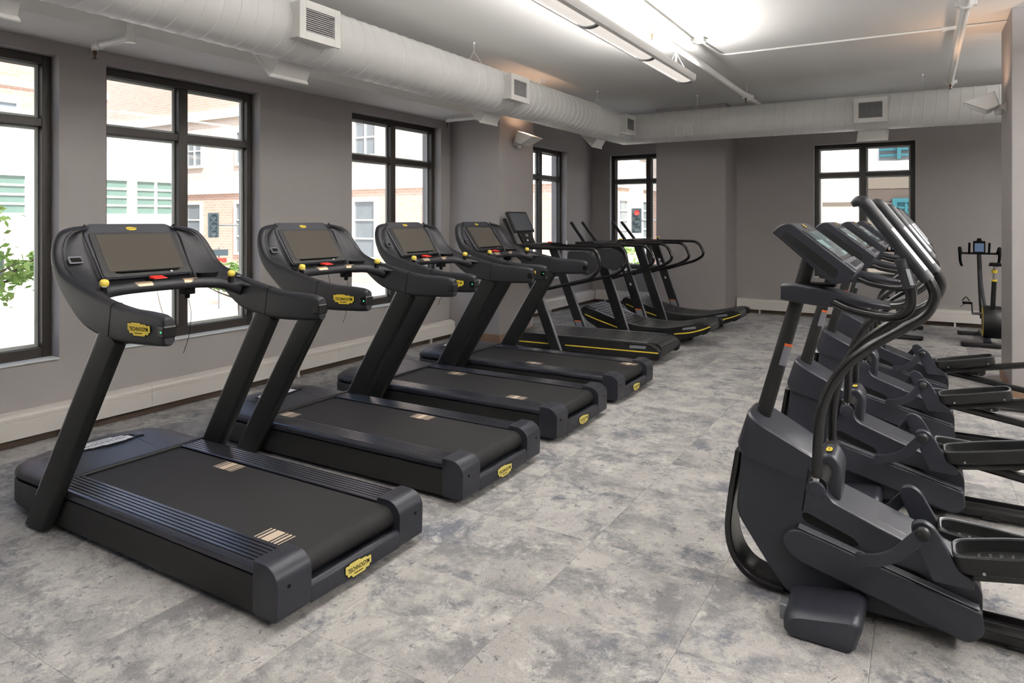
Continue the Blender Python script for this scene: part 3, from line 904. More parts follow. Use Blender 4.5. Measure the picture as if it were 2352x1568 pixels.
    # arms and ring of the upper body (side view contours: inner, outer)
    ST = [((-.676, 1.128), (-.676, 1.004), .454, .402), ((-.72, 1.137), (-.72, 1.000), .456, .398), ((-.82, 1.142), (-.82, .996), .458, .394), ((-.95, 1.146), (-.97, .992), .458, .392),
          ((-1.10, 1.170), (-1.13, 1.000), .456, .398), ((-1.250, 1.202), (-1.31, 1.042), .454, .396), ((-1.405, 1.240), (-1.455, 1.130), .450, .398),
          ((-1.520, 1.286), (-1.577, 1.232), .446, .400), ((-1.585, 1.357), (-1.642, 1.330), .438, .392), ((-1.620, 1.416), (-1.675, 1.416), .418, .374),
          ((-1.640, 1.464), (-1.692, 1.475), .382, .338), ((-1.652, 1.484), (-1.702, 1.497), .330, .285), ((-1.668, 1.490), (-1.712, 1.505), .268, .23)]
    def interp(ST, sub=4):
        I = catmull([(s[0][0], 0, s[0][1]) for s in ST], sub); O = catmull([(s[1][0], 0, s[1][1]) for s in ST], sub)
        Y = catmull([(s[2], s[3], 0) for s in ST], sub)
        return [((i.x, i.z), (o.x, o.z), y.x, y.y) for i, o, y in zip(I, O, Y)]
    SI = interp(ST)
    for s in (-1, 1):
        secs = [rrect(i, o, s * ya, s * yb, .022) for i, o, ya, yb in SI]
        first = secs[0]; c0 = sum((Vector(p) for p in first), Vector()) / len(first)
        tip = [(c0 + (Vector(p) - c0) * .88 + Vector((.010, 0, 0))) for p in first]
        b = MB(); b.loft([tip] + secs); arm = b.build('arm_shell', M['shell'], R, smooth=45)
        # seam line, sensor window and badge on the arms
        b = MB(); i0 = SI[15]
        sa = rrect((i0[0][0], i0[0][1] + .0012), (i0[1][0], i0[1][1] - .0012), s * (i0[2] + .0012), s * (i0[3] - .0012), .022)
        sb = [(x + .003, y, z) for x, y, z in sa]
        b.loft([sa, sb]); b.build('seam', M['deep'], arm)
        b = MB(); b.box((-.712, min(s * .398, s * .4595), 1.040), (-.660, max(s * .398, s * .4595), 1.092)); sen = b.build('sensor_window', M['gloss'], arm, bevel=.008)
        if s < 0:
            b = MB(); b.box((-.683, -.4605, 1.062), (-.676, -.4594, 1.069)); b.build('indicator_light', M['led'], sen)
            badge('arm_logo', frame((-.838, -.4585, 1.066), (1, 0, .03), (0, 0, 1)), .165, M['yellow'], M['deep'], arm, hs=.85)
        # bowl panel between the ring and the console
        rows = []
        idx = [18, 22, 26, 30, 34, 38, 42, 46, 48]
        cons = catmull([(-1.515, s * .255, 1.175), (-1.56, s * .262, 1.26), (-1.62, s * .268, 1.36), (-1.675, s * .268, 1.45), (-1.695, s * .245, 1.512)], 2)
        for j, k in enumerate(idx):
            k = min(k, len(SI) - 1)
            i, o, ya, yb = SI[k]
            A = Vector((i[0] * .86 + o[0] * .14, s * (yb + .010), i[1] * .86 + o[1] * .14)); C = cons[j]
            row = []
            for q in range(9):
                t = q / 8
                p = A.lerp(C, t); bul = math.sin(PI * t) * (1 - abs(j / 8 - .45)) 
                p += Vector((-.014, s * .004, -.006)) * bul
                row.append(p)
            rows.append(row)
        b = MB(); b.grid(rows); b.build('bowl_panel', M['shell'], R, solid=.014, smooth=60)
    # console
    C = Vector((-1.607, 0, 1.357)); T = Vector((-.585, 0, .811)); Nn = Vector((.811, 0, .585))
    F = frame(C, (0, 1, 0), T)          # x across, y up the screen, z = out of the screen
    F = Matrix(((0, T.x, Nn.x, C.x), (1, 0, 0, C.y), (0, T.z, Nn.z, C.z), (0, 0, 0, 1)))
    out = round_poly([(-.250, -.155), (.250, -.155), (.262, .150), (.222, .196), (-.222, .196), (-.262, .150)], [.02, .02, .02, .03, .03, .02], 4)
    b = MB(); b.prism(out, 'z', -.062, .004, 0, F); con = b.build('console', M['charcoal'], R, bevel=.008, segs=3)
    b = MB(); b.prism(round_poly([(-.244, -.150), (.244, -.150), (.240, .13), (-.240, .13)], .02), 'z', .003, .010, 0, F); b.build('bezel', M['black'], con, bevel=.004)
    b = MB(); b.box((-.207, -.1165, .009), (.207, .1165, .0115), 0, F); b.build('screen', M['screen'], con)
    b = MB(); b.prism(round_poly([(-.16, -.128), (.16, -.128), (.18, -.120), (-.18, -.120)], .004), 'z', .010, .019, 0, F); b.build('screen_lip', M['deep'], con, bevel=.002)
    b = MB(); b.box((.118, -.140, .010), (.130, -.130, .013), 0, F); b.build('headphone_jack', M['silver'], con)
    badge('console_logo', F @ Matrix.Translation((0, .158, .0045)), .056, M['yellow'], M['deep'], con, th=.002)
    b = MB()
    for x in (-.03, .03): b.box((x - .028, .1955, -.045), (x + .028, .199, -.018), 0, F)
    for x in (.10, .135): b.cyl(F @ Vector((x, .196, -.03)), .012, .004, T, 12)
    b.build('vent_slots', M['deep'], con)
    b = MB(); b.loft([[F @ Vector(p) for p in ((-.21, -.14, -.06), (.21, -.14, -.06), (.21, .17, -.06), (-.21, .17, -.06))],
                      [F @ Vector(p) for p in ((-.15, -.10, -.115), (.15, -.10, -.115), (.15, .12, -.115), (-.15, .12, -.115))]])
    b.build('console_back', M['shell'], con, bevel=.02, segs=3)
    # socket plate on the near bowl
    b = MB(); Fp = frame((-1.572, -.352, 1.336), (-.40, .80, -.02), (-.45, -.12, .88))
    b.prism(round_poly([(-.045, -.019), (.045, -.019), (.045, .019), (-.045, .019)], .006), 'z', -.004, .003, 0, Fp); sp = b.build('socket_plate', M['greydecal'], R)
    b = MB(); b.prism(round_poly([(-.038, -.012), (.038, -.012), (.038, .012), (-.038, .012)], .003), 'z', .0028, .0042, 0, Fp); b.cyl(Fp @ Vector((0, 0, .004)), .006, .001, Fp.to_3x3() @ Vector((0, 0, 1)), 8); b.build('socket', M['deep'], sp)
    # tray with stop button, cross bar, sensor plates, knobs
    tray = MB(); tray.prism([(-1.40, 1.172), (-1.40, 1.192), (-1.505, 1.212), (-1.56, 1.235), (-1.58, 1.20), (-1.45, 1.160)], 'y', -.262, .262)
    tray = tray.build('tray', M['black'], R, bevel=.006)
    b = MB(); b.box((-1.515, -.03, 1.212), (-1.44, .075, 1.222)); b.build('stop_base', M['deep'], tray, bevel=.003)
    b = MB(); b.prism([(-1.510, 1.2225), (-1.450, 1.2125), (-1.446, 1.226), (-1.506, 1.237)], 'y', -.012, .058); b.build('stop_button', M['red'], tray, bevel=.004)
    b = MB(); b.revolve((-1.49, .325, 1.150), [(.02, 0), (.054, 0), (.060, .085), (.056, .085), (.05, .01), (.02, .01)], 'z', 20); b.build('cup_holder', M['deep'], R)
    b = MB(); b.tube([(-1.29, -.41, 1.150), (-1.36, -.33, 1.178), (-1.39, -.22, 1.188), (-1.40, 0, 1.190), (-1.39, .22, 1.188), (-1.36, .33, 1.178), (-1.29, .41, 1.150)], [.046, .032, .029, .028, .029, .032, .046], 16, 6)
    bar = b.build('handlebar', M['shell'], R, smooth=60)
    for yc in (-.115, .15):
        b = MB()
        secs = []
        for y in (yc - .045, yc + .045):
            secs.append([(-1.397 + .0295 * math.cos(a), y, 1.1895 + .0295 * math.sin(a)) for a in [math.radians(k) for k in range(15, 106, 15)]] + [(-1.397 + .026 * math.cos(math.radians(a)), y, 1.1895 + .026 * math.sin(math.radians(a))) for a in (105, 15)])
        b.loft(secs); b.build('sensor_plate', M['tanbar'], bar, smooth=50)
    for s in (-1, 1):
        b = MB(); b.cyl((-1.315, s * .352, 1.185), .018, .035, 'z', 14, r2=.012); kn = b.build('knob_base', M['deep'], R)
        b = MB(); b.revolve((-1.315, s * .352, 1.215), [(.004, 0), (.017, .004), (.021, .012), (.021, .026), (.015, .035), (.003, .037)], (.25, 0, 1), 14); b.build('speed_knob', M['yellow2'], kn, smooth=50)
        b = MB(); b.box((-1.285, s * .372 - .006, 1.218), (-1.262, s * .372 + .006, 1.2205)); b.build('knob_mark', M['whiteink'], kn)
    b = MB(); b.box((-1.46, .13, 1.128), (-1.40, .19, 1.162)); b.cyl((-1.43, .16, 1.105), .014, .03, 'z', 10); cl = b.build('clip', M['deep'], R, bevel=.004)
    b = MB(); b.tube([(-1.43, .165, 1.11), (-1.42, .175, 1.02), (-1.43, .17, .90), (-1.45, .15, .80)], .0016, 6, 6)
    b.tube([(-1.42, -.02, 1.165), (-1.415, -.01, 1.10), (-1.40, .01, 1.0), (-1.39, .02, .93)], .0016, 6, 6); b.build('safety_cord', M['deep'], cl)
    return R

def belt_mark(R, x, y, s=1):
    """light printed bars on the belt"""
    b = MB(); p = 0.0
    for w, gap in ((.007, .012), (.013, .010), (.048, .010), (.009, .010), (.013, .012), (.006, 0)):
        b.box((x - .07 + p, y - .045, .2122), (x - .07 + p + w, y + .045, .2130)); p += w + gap
    b.build('belt_mark', M['tan'], R, smooth=0)

TM = treadmill_proto()
GT = 'console treadmills in the row under the windows'
tms = [(-2.055, 2.155, 'dark grey console treadmill with yellow badge, first in the row, beside the traffic-light window'),
       (-2.105, 3.42, 'dark grey console treadmill with yellow badge, second in the row of four'),
       (-2.145, 4.595, 'dark grey console treadmill with yellow badge, third in the row of four'),
       (-2.165, 5.73, 'dark grey console treadmill with yellow badge, fourth in the row, beside the flat slatted treadmill')]
marks = [[(-.277, -.212), (-1.146, .212)], [(-.783, .212), (-1.60, -.212)], [(-1.30, .212), (-.456, -.212)], [(-.15, .212), (-.922, -.212)]]
roots = [TM] + [copy_tree(TM) for _ in tms[1:]]
for r, (x, y, lab), mk in zip(roots, tms, marks):
    r.location = (x, y, 0); tag(r, lab, 'treadmill', GT)
    for mx, my in mk: belt_mark(r, mx, my)
# ------------------------------------------------------------------ slatted treadmills
# local: x = 0 at the rear end, front towards -x
def slat_mesh(half, pitch):
    b = MB(); t = .012; w = pitch * .46
    b.prism(round_poly([(-w, -t), (-w, 0), (w, 0), (w, -t)], [.001, .005, .005, .001], 3), 'y', -half, half)
    return b.mesh('slat', M['slat'], 40)

def lay_slats(R, path, pitch, me):
    """slats along a closed or open path of (x,z) with the outside to the left of travel"""
    P = [Vector((x, z)) for x, z in path]; acc = 0.0; nxt = pitch / 2
    for a, b_ in zip(P, P[1:]):
        L = (b_ - a).length
        while nxt <= acc + L:
            q = a.lerp(b_, (nxt - acc) / L); d = (b_ - a).normalized()
            o = bpy.data.objects.new('slat', me); COL.objects.link(o); o.parent = R
            o.location = (q.x, 0, q.y); o.rotation_euler = (0, math.atan2(-d.y, d.x), 0)
            nxt += pitch
        acc += L

def handrail(R, pts, r=.0195):
    b = MB(); b.tube(fillet(pts, .10, 7), r, 14, 1); return b.build('handrail', M['gloss'], R, smooth=60)

def post_pair(R, xb, zb, xt, zt, y, w, decal):
    for s in (-1, 1):
        b = MB(); W = w / 2
        b.loft([[(xb + u, s * y + v, zb) for u, v in ((-W, -.028), (W, -.028), (W, .028), (-W, .028))],
                [(xt + u * .95, s * y + v, zt) for u, v in ((-W, -.028), (W, -.028), (W, .028), (-W, .028))]])
        p = b.build('upright', M['black'], R, bevel=.008)
        k = (xt - xb) / (zt - zb)
        if s > 0:
            f = lambda z: xb + k * (z - zb)
            b = MB(); z0 = zb + .10
            b.prism([(f(z0) - W * .72, z0), (f(z0) + W * .62, z0), (f(z0 + .12) + W * .62, z0 + .12), (f(z0 + .12) - W * .72, z0 + .12)], 'y', y - .0305, y - .028); b.build('warning_label', M['greydecal'], p, smooth=0)
            b = MB(); z0 = zb + .222
            b.prism([(f(z0) - W * .72, z0), (f(z0) + W * .62, z0), (f(z0 + .012) + W * .62, z0 + .012), (f(z0 + .012) - W * .72, z0 + .012)], 'y', y - .0305, y - .028); b.build('orange_stripe', M['orange'], p, smooth=0)
            for j, (dz, sz) in enumerate(((.70, .022), (.765, .026), (.83, .02), (.56, .016)) if decal else ()):
                b = MB(); z0 = zb + dz
                b.box((f(z0) - sz * .6, y - .0305, z0 - sz), (f(z0) + sz * .9, y - .028, z0 + sz * .4)); b.box((f(z0) - sz * 1.2, y - .0305, z0 + sz * .6), (f(z0) + sz * .5, y - .028, z0 + sz)); b.build('sticker', M['whiteink'], p, smooth=0)
        b = MB(); e = .004
        b.loft([[(xb + W + u, s * y + v, zb) for u, v in ((0, -.02), (.002, -.02), (.002, .02), (0, .02))], [(xt + W * .95 + u, s * y + v, zt) for u, v in ((0, -.02), (.002, -.02), (.002, .02), (0, .02))]])
        b.build('edge_strip', M['greydecal'], p, smooth=0)

def bridge(R, x, z, half, stems):
    """cross bar between the handrails with two slanted holder stems"""
    b = MB(); b.prism(round_poly([(x - .09, z - .02), (x - .09, z + .02), (x + .16, z + .028), (x + .20, z - .005), (x + .10, z - .03)], .012), 'y', -half, half)
    br = b.build('bridge', M['black'], R, bevel=.006)
    for s in (-1, 1):
        (xa, za), (xb, zb) = stems
        D = Vector((xb - xa, 0, zb - za)).normalized(); U = Vector((0, 1, 0)); W = D.cross(U)
        sec = [W * a + U * c for a, c in round_poly([(-.017, -.024), (.017, -.024), (.017, .024), (-.017, .024)], .006, 2)]
        b = MB(); A = Vector((xa, s * .175, za)); B = Vector((xb, s * .195, zb)); b.loft([[A + q for q in sec], [B + q for q in sec]])
        st = b.build('holder_stem', M['black'], R, smooth=40)
        b = MB(); sec = [W * a + U * c for a, c in ((-.0185, -.010), (-.0185, .010), (-.016, .010), (-.016, -.010))]
        sg = W * (.036 if W.x > 0 else 0)
        b.loft([[A + q + sg for q in sec], [B + q + sg for q in sec]]); b.build('stem_stripe', M['steel'], st, smooth=0)
    return br

def flat_slat_treadmill():
    R = empty('slatted_treadmill')
    for s in (-1, 1):
        prof = round_poly([(-.02, .055), (0, .14), (-.03, .185), (-.10, .225), (-.16, .228), (-1.74, .218), (-1.78, .17), (-1.76, .06)], [.03, .03, .03, .03, .02, .02, .03, .03], 4)
        b = MB(); b.prism(prof, 'y', s * .285, s * .365); c = b.build('side_cover', M['black'], R, bevel=.012, segs=3)
        for a0, a1 in ((-1.745, -1.255), (-1.105, -.02)):
            z0 = .108 + (a0 + 1.745) * .0145; z1 = .108 + (a1 + 1.745) * .0145
            b = MB(); b.prism([(a0, z0), (a1, z1), (a1, z1 + .012), (a0, z0 + .012)], 'y', s * .363, s * .369); b.build('yellow_line', M['yellow'], c, smooth=0)
        b = MB(); b.prism(round_poly([(-.34, .165), (-.16, .17), (-.15, .20), (-.33, .195)], .008), 'y', s * .364, s * .367); b.build('name_plate', M['greydecal'], c, smooth=0)
        b = MB(); b.prism([(-.155, .228), (-1.72, .2195), (-1.72, .2225), (-.155, .2315)], 'y', s * .30, s * .335); b.build('step_edge', M['steel'], c, smooth=0)
    b = MB(); b.box((-1.72, -.28, .04), (-.12, .28, .13)); b.build('chassis', M['deep'], R)
    r = .078; cz = .225 - r
    path = [(-1.72, .225), (-.085, .225)] + [(-.085 + r * math.sin(a), cz + r * math.cos(a)) for a in [PI * k / 12 for k in range(1, 13)]] + [(-.5, cz - r)]
    lay_slats(R, path, .0615, slat_mesh(.278, .0615))
    b = MB(); b.prism([(-1.72, .212), (-.085, .212)] + [(-.085 + (r - .014) * math.sin(a), cz + (r - .014) * math.cos(a)) for a in [PI * k / 10 for k in range(1, 11)]] + [(-1.72, .09)], 'y', -.27, .27); b.build('belt_core', M['deep'], R)
    for x in (-.30, -1.55):
        for s in (-1, 1):
            b = MB(); b.cyl((x, s * .30, 0), .04, .02, 'z', 16); b.cyl((x, s * .30, .02), .015, .05, 'z', 10); b.build('foot', M['rubber'], R)
    post_pair(R, -1.20, .06, -1.655, 1.20, .392, .128, False)
    for s in (-1, 1):
        handrail(R, [(-1.66, s * .392, 1.212), (-.70, s * .392, 1.212), (-.655, s * .392, 1.02), (-.77, s * .392, .885), (-1.45, s * .392, .715)])
        b = MB(); prof = round_poly([(-1.05, 1.185), (-.80, 1.185), (-.695, 1.10), (-.70, 1.0), (-.80, .915), (-.98, .96), (-1.06, 1.08)], [.03, .08, .06, .06, .06, .05, .05], 5)
        b.prism(prof, 'y', s * .405, s * .380); b.build('side_pad', M['shell'], R, bevel=.006)
    bridge(R, -1.72, 1.225, .40, ((-2.03, 1.545), (-1.85, 1.24)))
    # tablet screen on its neck
    A = Vector((-1.965, 0, 1.625)); B = Vector((-1.84, 0, 1.385)); T = (A - B).normalized(); N_ = Vector((T.z, 0, -T.x)); C = (A + B) / 2
    F = Matrix(((0, T.x, N_.x, C.x), (1, 0, 0, 0), (0, T.z, N_.z, C.z), (0, 0, 0, 1)))
    b = MB(); b.prism(round_poly([(-.235, -.14), (.235, -.14), (.235, .14), (-.235, .14)], .018), 'z', -.022, .012, 0, F); tb = b.build('tablet', M['black'], R, bevel=.005)
    b = MB(); b.box((-.212, -.118, .0115), (.212, .118, .0135), 0, F); b.build('tablet_screen', M['screen2'], tb)
    b = MB(); b.prism(round_poly([(-.13, -.30), (.13, -.30), (.15, -.14), (-.15, -.14)], .015), 'z', -.03, .008, 0, F); nk = b.build('control_panel', M['black'], R, bevel=.006)
    b = MB(); b.prism(round_poly([(-.03, -.20), (.03, -.20), (.03, -.17), (-.03, -.17)], .01), 'z', .007, .010, 0, F); b.build('logo', M['greyink'], nk)
    b = MB(); b.cyl(F @ Vector((-.04, -.255, .008)), .012, .008, N_, 12); b.build('dial', M['whiteink'], nk)
    b = MB(); b.cyl((-1.60, .20, 1.245), .022, .02, 'z', 14); b.build('stop_button', M['red'], R)
    b = MB(); b.prism(round_poly([(-1.70, 1.24), (-1.52, 1.25), (-1.48, 1.235), (-1.70, 1.225)], .004), 'y', .13, .34); b.build('side_tray', M['deep'], R, bevel=.003)
    b = MB(); b.cyl((-1.45, .37, 1.225), .008, .05, 'z', 10); b.build('lever', M['whiteink'], R)
    return R

def curved_slat_treadmill():
    R = empty('curved_treadmill')
    top = catmull([(-1.62, 0, .405), (-1.50, 0, .365), (-1.20, 0, .268), (-1.0, 0, .225), (-.80, 0, .207), (-.55, 0, .212), (-.30, 0, .262), (-.15, 0, .300)], 4)
    tp = [(p.x, p.z) for p in top]
    for s in (-1, 1):
        prof = [(x, z) for x, z in tp] + [(-.09, .305), (-.03, .29), (0, .262), (-.02, .215), (-.16, .145), (-.36, .075), (-.60, .035), (-1.12, .035), (-1.38, .10), (-1.60, .22), (-1.685, .31), (-1.69, .36), (-1.665, .395)]
        b = MB(); b.prism(prof, 'y', s * .262, s * .332); c = b.build('side_cover', M['black'], R, bevel=.010, segs=2)
        for pts in (((-1.625, .305), (-1.45, .248), (-1.165, .168)), ((-.44, .150), (-.26, .180), (-.12, .222), (-.004, .272))):
            b = MB(); P = catmull([(x, 0, z) for x, z in pts], 4)
            b.prism([(p.x, p.z - .007) for p in P] + [(p.x, p.z + .007) for p in P[::-1]], 'y', s * .330, s * .336); b.build('yellow_line', M['yellow'], c, smooth=0)
        b = MB(); b.prism(round_poly([(-.34, .205), (-.17, .235), (-.18, .262), (-.33, .232)], .008), 'y', s * .331, s * .334); b.build('name_plate', M['greydecal'], c, smooth=0)
        b = MB(); b.prism([(x, z + .001) for x, z in tp[4:-2]] + [(x, z + .006) for x, z in tp[4:-2]][::-1], 'y', s * .275, s * .318); b.build('step_edge', M['steel'], c, smooth=40)
    b = MB(); b.box((-1.20, -.262, .03), (-.50, .262, .12)); b.build('chassis', M['deep'], R)
    r = .075
    path = [(x, z + .006) for x, z in tp]
    rear = (-.118, .302 + .006 - r)
    path += [(rear[0] + r * math.sin(a), rear[1] + r * math.cos(a)) for a in [PI * k / 12 for k in range(1, 14)]] + [(-.35, .12)]
    fr = (-1.625, .41 - r)
    path = [(fr[0] - r * math.sin(a), fr[1] + r * math.cos(a)) for a in [PI * k / 10 for k in range(8, 0, -1)]] + path
    lay_slats(R, path, .058, slat_mesh(.255, .058))
    core = [(x, z - .010) for x, z in tp] + [(rear[0] + (r - .014) * math.sin(a), rear[1] + (r - .014) * math.cos(a)) for a in [PI * k / 8 for k in range(1, 9)]] + [(-.6, .06), (-1.2, .06), (-1.66, .30)]
    b = MB(); b.prism(core, 'y', -.25, .25); b.build('belt_core', M['deep'], R)
    for x in (-.42, -1.22):
        for s in (-1, 1):
            b = MB(); b.cyl((x, s * .27, 0), .038, .018, 'z', 16); b.cyl((x, s * .27, .018), .015, .07, 'z', 10); b.build('foot', M['rubber'], R)
    post_pair(R, -1.06, .10, -1.445, 1.205, .358, .135, True)
    for s in (-1, 1):
        handrail(R, [(-1.72, s * .358, 1.215), (-.765, s * .358, 1.215), (-.67, s * .358, 1.02), (-.80, s * .358, .93), (-1.33, s * .358, .765)])
    bridge(R, -1.66, 1.225, .365, ((-1.90, 1.50), (-1.685, 1.225)))
    b = MB(); b.cyl((-1.26, 0, 1.225), .012, .05, 'z', 12, r2=.009); b.prism(round_poly([(-1.75, 1.20), (-1.20, 1.212), (-1.20, 1.228), (-1.75, 1.235)], .006), 'y', -.03, .03); lv = b.build('lever', M['black'], R)
    b = MB(); b.cyl((-1.26, 0, 1.275), .030, .012, 'z', 14, r2=.022); b.build('lever_cap', M['yellow'], lv)
    b = MB(); b.cyl((-1.50, .30, 1.225), .014, .09, 'z', 12); b.build('clamp', M['black'], R)
    return R

fl = flat_slat_treadmill(); fl.location = (-2.352, 7.28, 0)
tag(fl, 'flat slatted treadmill with a tall tablet screen and straight yellow side line', 'treadmill')
c1 = curved_slat_treadmill(); c2 = copy_tree(c1)
c1.location = (-2.145, 8.45, 0); c2.location = (-2.085, 9.74, 0)
tag(c1, 'curved slatted treadmill with yellow side lines next to the flat slatted treadmill', 'treadmill', 'curved slatted treadmills')
tag(c2, 'curved slatted treadmill with yellow side lines standing against the back wall pier', 'treadmill', 'curved slatted treadmills')
# ------------------------------------------------------------------ elliptical trainers
# local: x as in the room (front towards -x), y across from the centre line
def elliptical_proto():
    R = empty('elliptical_trainer')
    def plate(name, prof, y0, y1, m, parent=R, bevel=.006, r=None, segs=2):
        b = MB(); b.prism(round_poly(prof, r) if r else prof, 'y', y0, y1); return b.build(name, m, parent, bevel=bevel, segs=segs)
    body = plate('body', [(-.645, .575), (-.37, .555), (-.30, .44), (.15, .272), (.182, .225), (.182, .12), (.15, .048), (-.47, .048), (-.556, .16), (-.668, .325)], -.132, .132, M['charcoal'], r=[.01, .01, .02, .02, .02, .02, .02, .02, .05, .04], bevel=.010)
    # ridge cover on top of the body
    b = MB()
    b.loft([[(-.292, y, z) for y, z in ((-.10, .40), (-.07, .432), (.07, .432), (.10, .40))], [(.08, y, z) for y, z in ((-.11, .272), (-.075, .306), (.075, .306), (.11, .272))], [(.172, y, z) for y, z in ((-.115, .225), (-.085, .262), (.085, .262), (.115, .225))]])
    b.build('ridge_cover', M['charcoal'], body, bevel=.006)
    for s in (-1, 1):
        b = MB(); prof = round_poly([(-.488, .285), (-.43, .330), (.178, .172), (.186, .10), (.145, .050), (-.445, .205)], [.05, .045, .015, .02, .03, .05], 6)
        b.prism(prof, 'y', s * .128, s * .178); fa = b.build('side_fairing', M['charcoal'], R, bevel=.010, segs=3)
        b = MB(); b.prism([(-.42, .331), (.17, .178), (.171, .182), (-.419, .335)], 'y', s * .135, s * .174); b.build('edge_line', M['steel'], fa, smooth=0)
        b = MB(); b.prism(round_poly([(-.412, .372), (-.395, .382), (-.225, .318), (-.205, .297), (-.225, .287), (-.40, .345)], .012), 'y', s * .1315, s * .134); b.build('slot', M['deep'], R, smooth=0)
        b = MB(); b.prism(round_poly([(-.13, .262), (-.02, .246), (.02, .228), (.0, .205), (-.12, .235)], .014), 'y', s * .1315, s * .134); b.build('slot', M['deep'], R, smooth=0)
        b = MB(); b.prism([(-.388, .555), (-.384, .555), (-.408, .385), (-.412, .385)], 'y', s * .1315, s * .1335); b.build('panel_seam', M['deep'], R, smooth=0)
    # collar around the mast foot
    b = MB()
    pl = lambda x0, x1: round_poly([(x0, -.155), (x1, -.13), (x1, .13), (x0, .155)], [.10, .02, .02, .10], 7)
    lo = [(x, y, .575 - (x + .66) * .26) for x, y in pl(-.668, -.375)]
    mi = [(x, y, .600 - (x + .66) * .26) for x, y in pl(-.672, -.372)]
    hi = [(x, y, .722 - (x + .61) * .52) for x, y in pl(-.632, -.368)]
    h2 = [(x * .98 - .01, y * .95, .730 - (x + .61) * .52) for x, y in pl(-.625, -.372)]
    b.loft([lo, mi, hi, h2]); b.build('collar', M['charcoal'], R, smooth=35)
    b = MB(); b.tube([(-.612, 0, .60), (-.400, 0, 1.38)], [.033, .027], 18, 1); mast = b.build('mast', M['post'], R)
    mx = lambda z: -.612 + .212 * (z - .60) / .78
    arc = lambda z, r_: [(mx(z) + r_ * math.cos(a), r_ * math.sin(a), z - .27 * r_ * math.cos(a)) for a in [math.radians(q) for q in range(-80, 1, 16)]]
    for nm, z0, z1, m_ in (('mast_label', .935, 1.015, 'greydecal'), ('mast_label_stripe', 1.016, 1.027, 'orange')):
        b = MB(); b.loft([arc(z0, .0302) + arc(z0, .0318)[::-1], arc(z1, .0302) + arc(z1, .0318)[::-1]]); b.build(nm, M[m_], mast, smooth=40)
    # front loop of flat bar
    b = MB(); b.sweep(catmull([(-.668, 0, .56), (-.700, 0, .36), (-.712, 0, .22), (-.690, 0, .12), (-.630, 0, .050), (-.53, 0, .024), (-.40, 0, .024)], 6), round_poly([(-.085, -.014), (.085, -.014), (.085, .014), (-.085, .014)], .010, 3), up=(1, 0, .001))
    b.build('front_loop', M['gloss'], R, smooth=50)
    # cross foot with two rounded blocks
    for s in (-1, 1):
        def sec(y, k, dz=0):
            return [(-.31 + (x + .31) * k, s * y, max(0.004, z * k + dz)) for x, z in round_poly([(-.447, .010), (-.450, .066), (-.42, .088), (-.20, .126), (-.176, .095), (-.205, .004)], [.015, .02, .02, .025, .02, .015], 4)]
        b = MB(); b.loft([sec(.135, 1.02), sec(.30, 1.0), sec(.345, .97), sec(.362, .86)]); ft = b.build('stabilizer_block', M['charcoal'], R, smooth=45)
        b = MB(); b.box((-.468, min(s * .24, s * .30), .022), (-.440, max(s * .24, s * .30), .082)); b.build('transport_wheel', M['steel'], ft, bevel=.006)
    # pivot housing and axle
    b = MB(); prof = round_poly([(-.352, .40), (-.368, .55), (-.345, .606), (-.300, .612), (-.268, .565), (-.280, .40)], [.02, .03, .04, .04, .04, .02], 5)
    b.prism(prof, 'y', -.085, .085); pv = b.build('pivot_housing', M['charcoal'], R, bevel=.02, segs=3)
    badge('pivot_logo', frame((-.322, -.030, .6125), (0, 1, 0), (-1, 0, .05)), .055, M['yellow'], M['deep'], pv)
    b = MB(); b.cyl((-.335, -.27, .545), .030, .54, 'y', 20); b.build('axle', M['deep'], R)
    # moving handles
    for s in (-1, 1):
        y = s * .252
        o_ = 0.0 if s < 0 else .028
        path = [(-.343, y, .528), (-.336, y, .729), (-.314 + o_ * .3, y, .868), (-.255 + o_ * .5, y, .983), (-.172 + o_ * .7, y * .99, 1.07), (-.067 + o_ * .8, y * .97, 1.147), (.004 + o_, y * .95, 1.20), (.036 + o_, y * .93, 1.265), (.022 + o_, y * .92, 1.318), (-.004 + o_, y * .92, 1.352)]
        b = MB(); b.tube(path, .0185, 16, 6); arm = b.build('moving_handle', M['gloss'], R, smooth=60)
        b = MB(); b.tube([(.016 + o_, y * .92, 1.325), (-.172 + o_, y * .90, 1.586)], .0235, 18, 1); gp = b.build('grip', M['shell'], arm)
        b = MB(); b.tube([(-.168 + o_, y * .90, 1.580), (-.186 + o_, y * .90, 1.601), (-.205 + o_, y * .90, 1.605), (-.225 + o_, y * .90, 1.594)], [.0235, .025, .021, .010], 16, 5); b.build('grip_tip', M['shell'], arm, smooth=60)
        D = Vector((-.188, 0, .261)).normalized(); Nv = Vector((D.z, 0, -D.x))
        b = MB(); A = Vector((-.004 + o_, y * .918, 1.352)); B = Vector((-.108 + o_, y * .908, 1.497))
        secs = []
        for P in (A, B):
            secs.append([P + Nv * (.0243 * math.cos(a)) + Vector((0, -1, 0)) * (.0243 * math.sin(a)) for a in [math.radians(q) for q in (10, 25, 40, 55)]] + [P + Nv * (.022 * math.cos(a)) + Vector((0, -1, 0)) * (.022 * math.sin(a)) for a in [math.radians(q) for q in (55, 10)]])
        b.loft(secs); b.build('pulse_sensor', M['silver'], gp, smooth=40)
        b = MB(); b.revolve((-.343, s * .235, .528), [(.002, -.05), (.03, -.045), (.036, -.03), (.036, .02), (.03, .045), (.002, .05)] , 'y', 20); kb = b.build('pivot_knob', M['charcoal'], R, smooth=50)
        b = MB(); b.tube([(-.343, y, .552), (-.342, y, .572)], .0215, 14, 1); b.build('knob_ring', M['chrome'], kb)
    # console
    A = Vector((-.442, 0, 1.527)); B = Vector((-.216, 0, 1.346)); T = (A - B).normalized(); N_ = Vector((T.z, 0, -T.x))
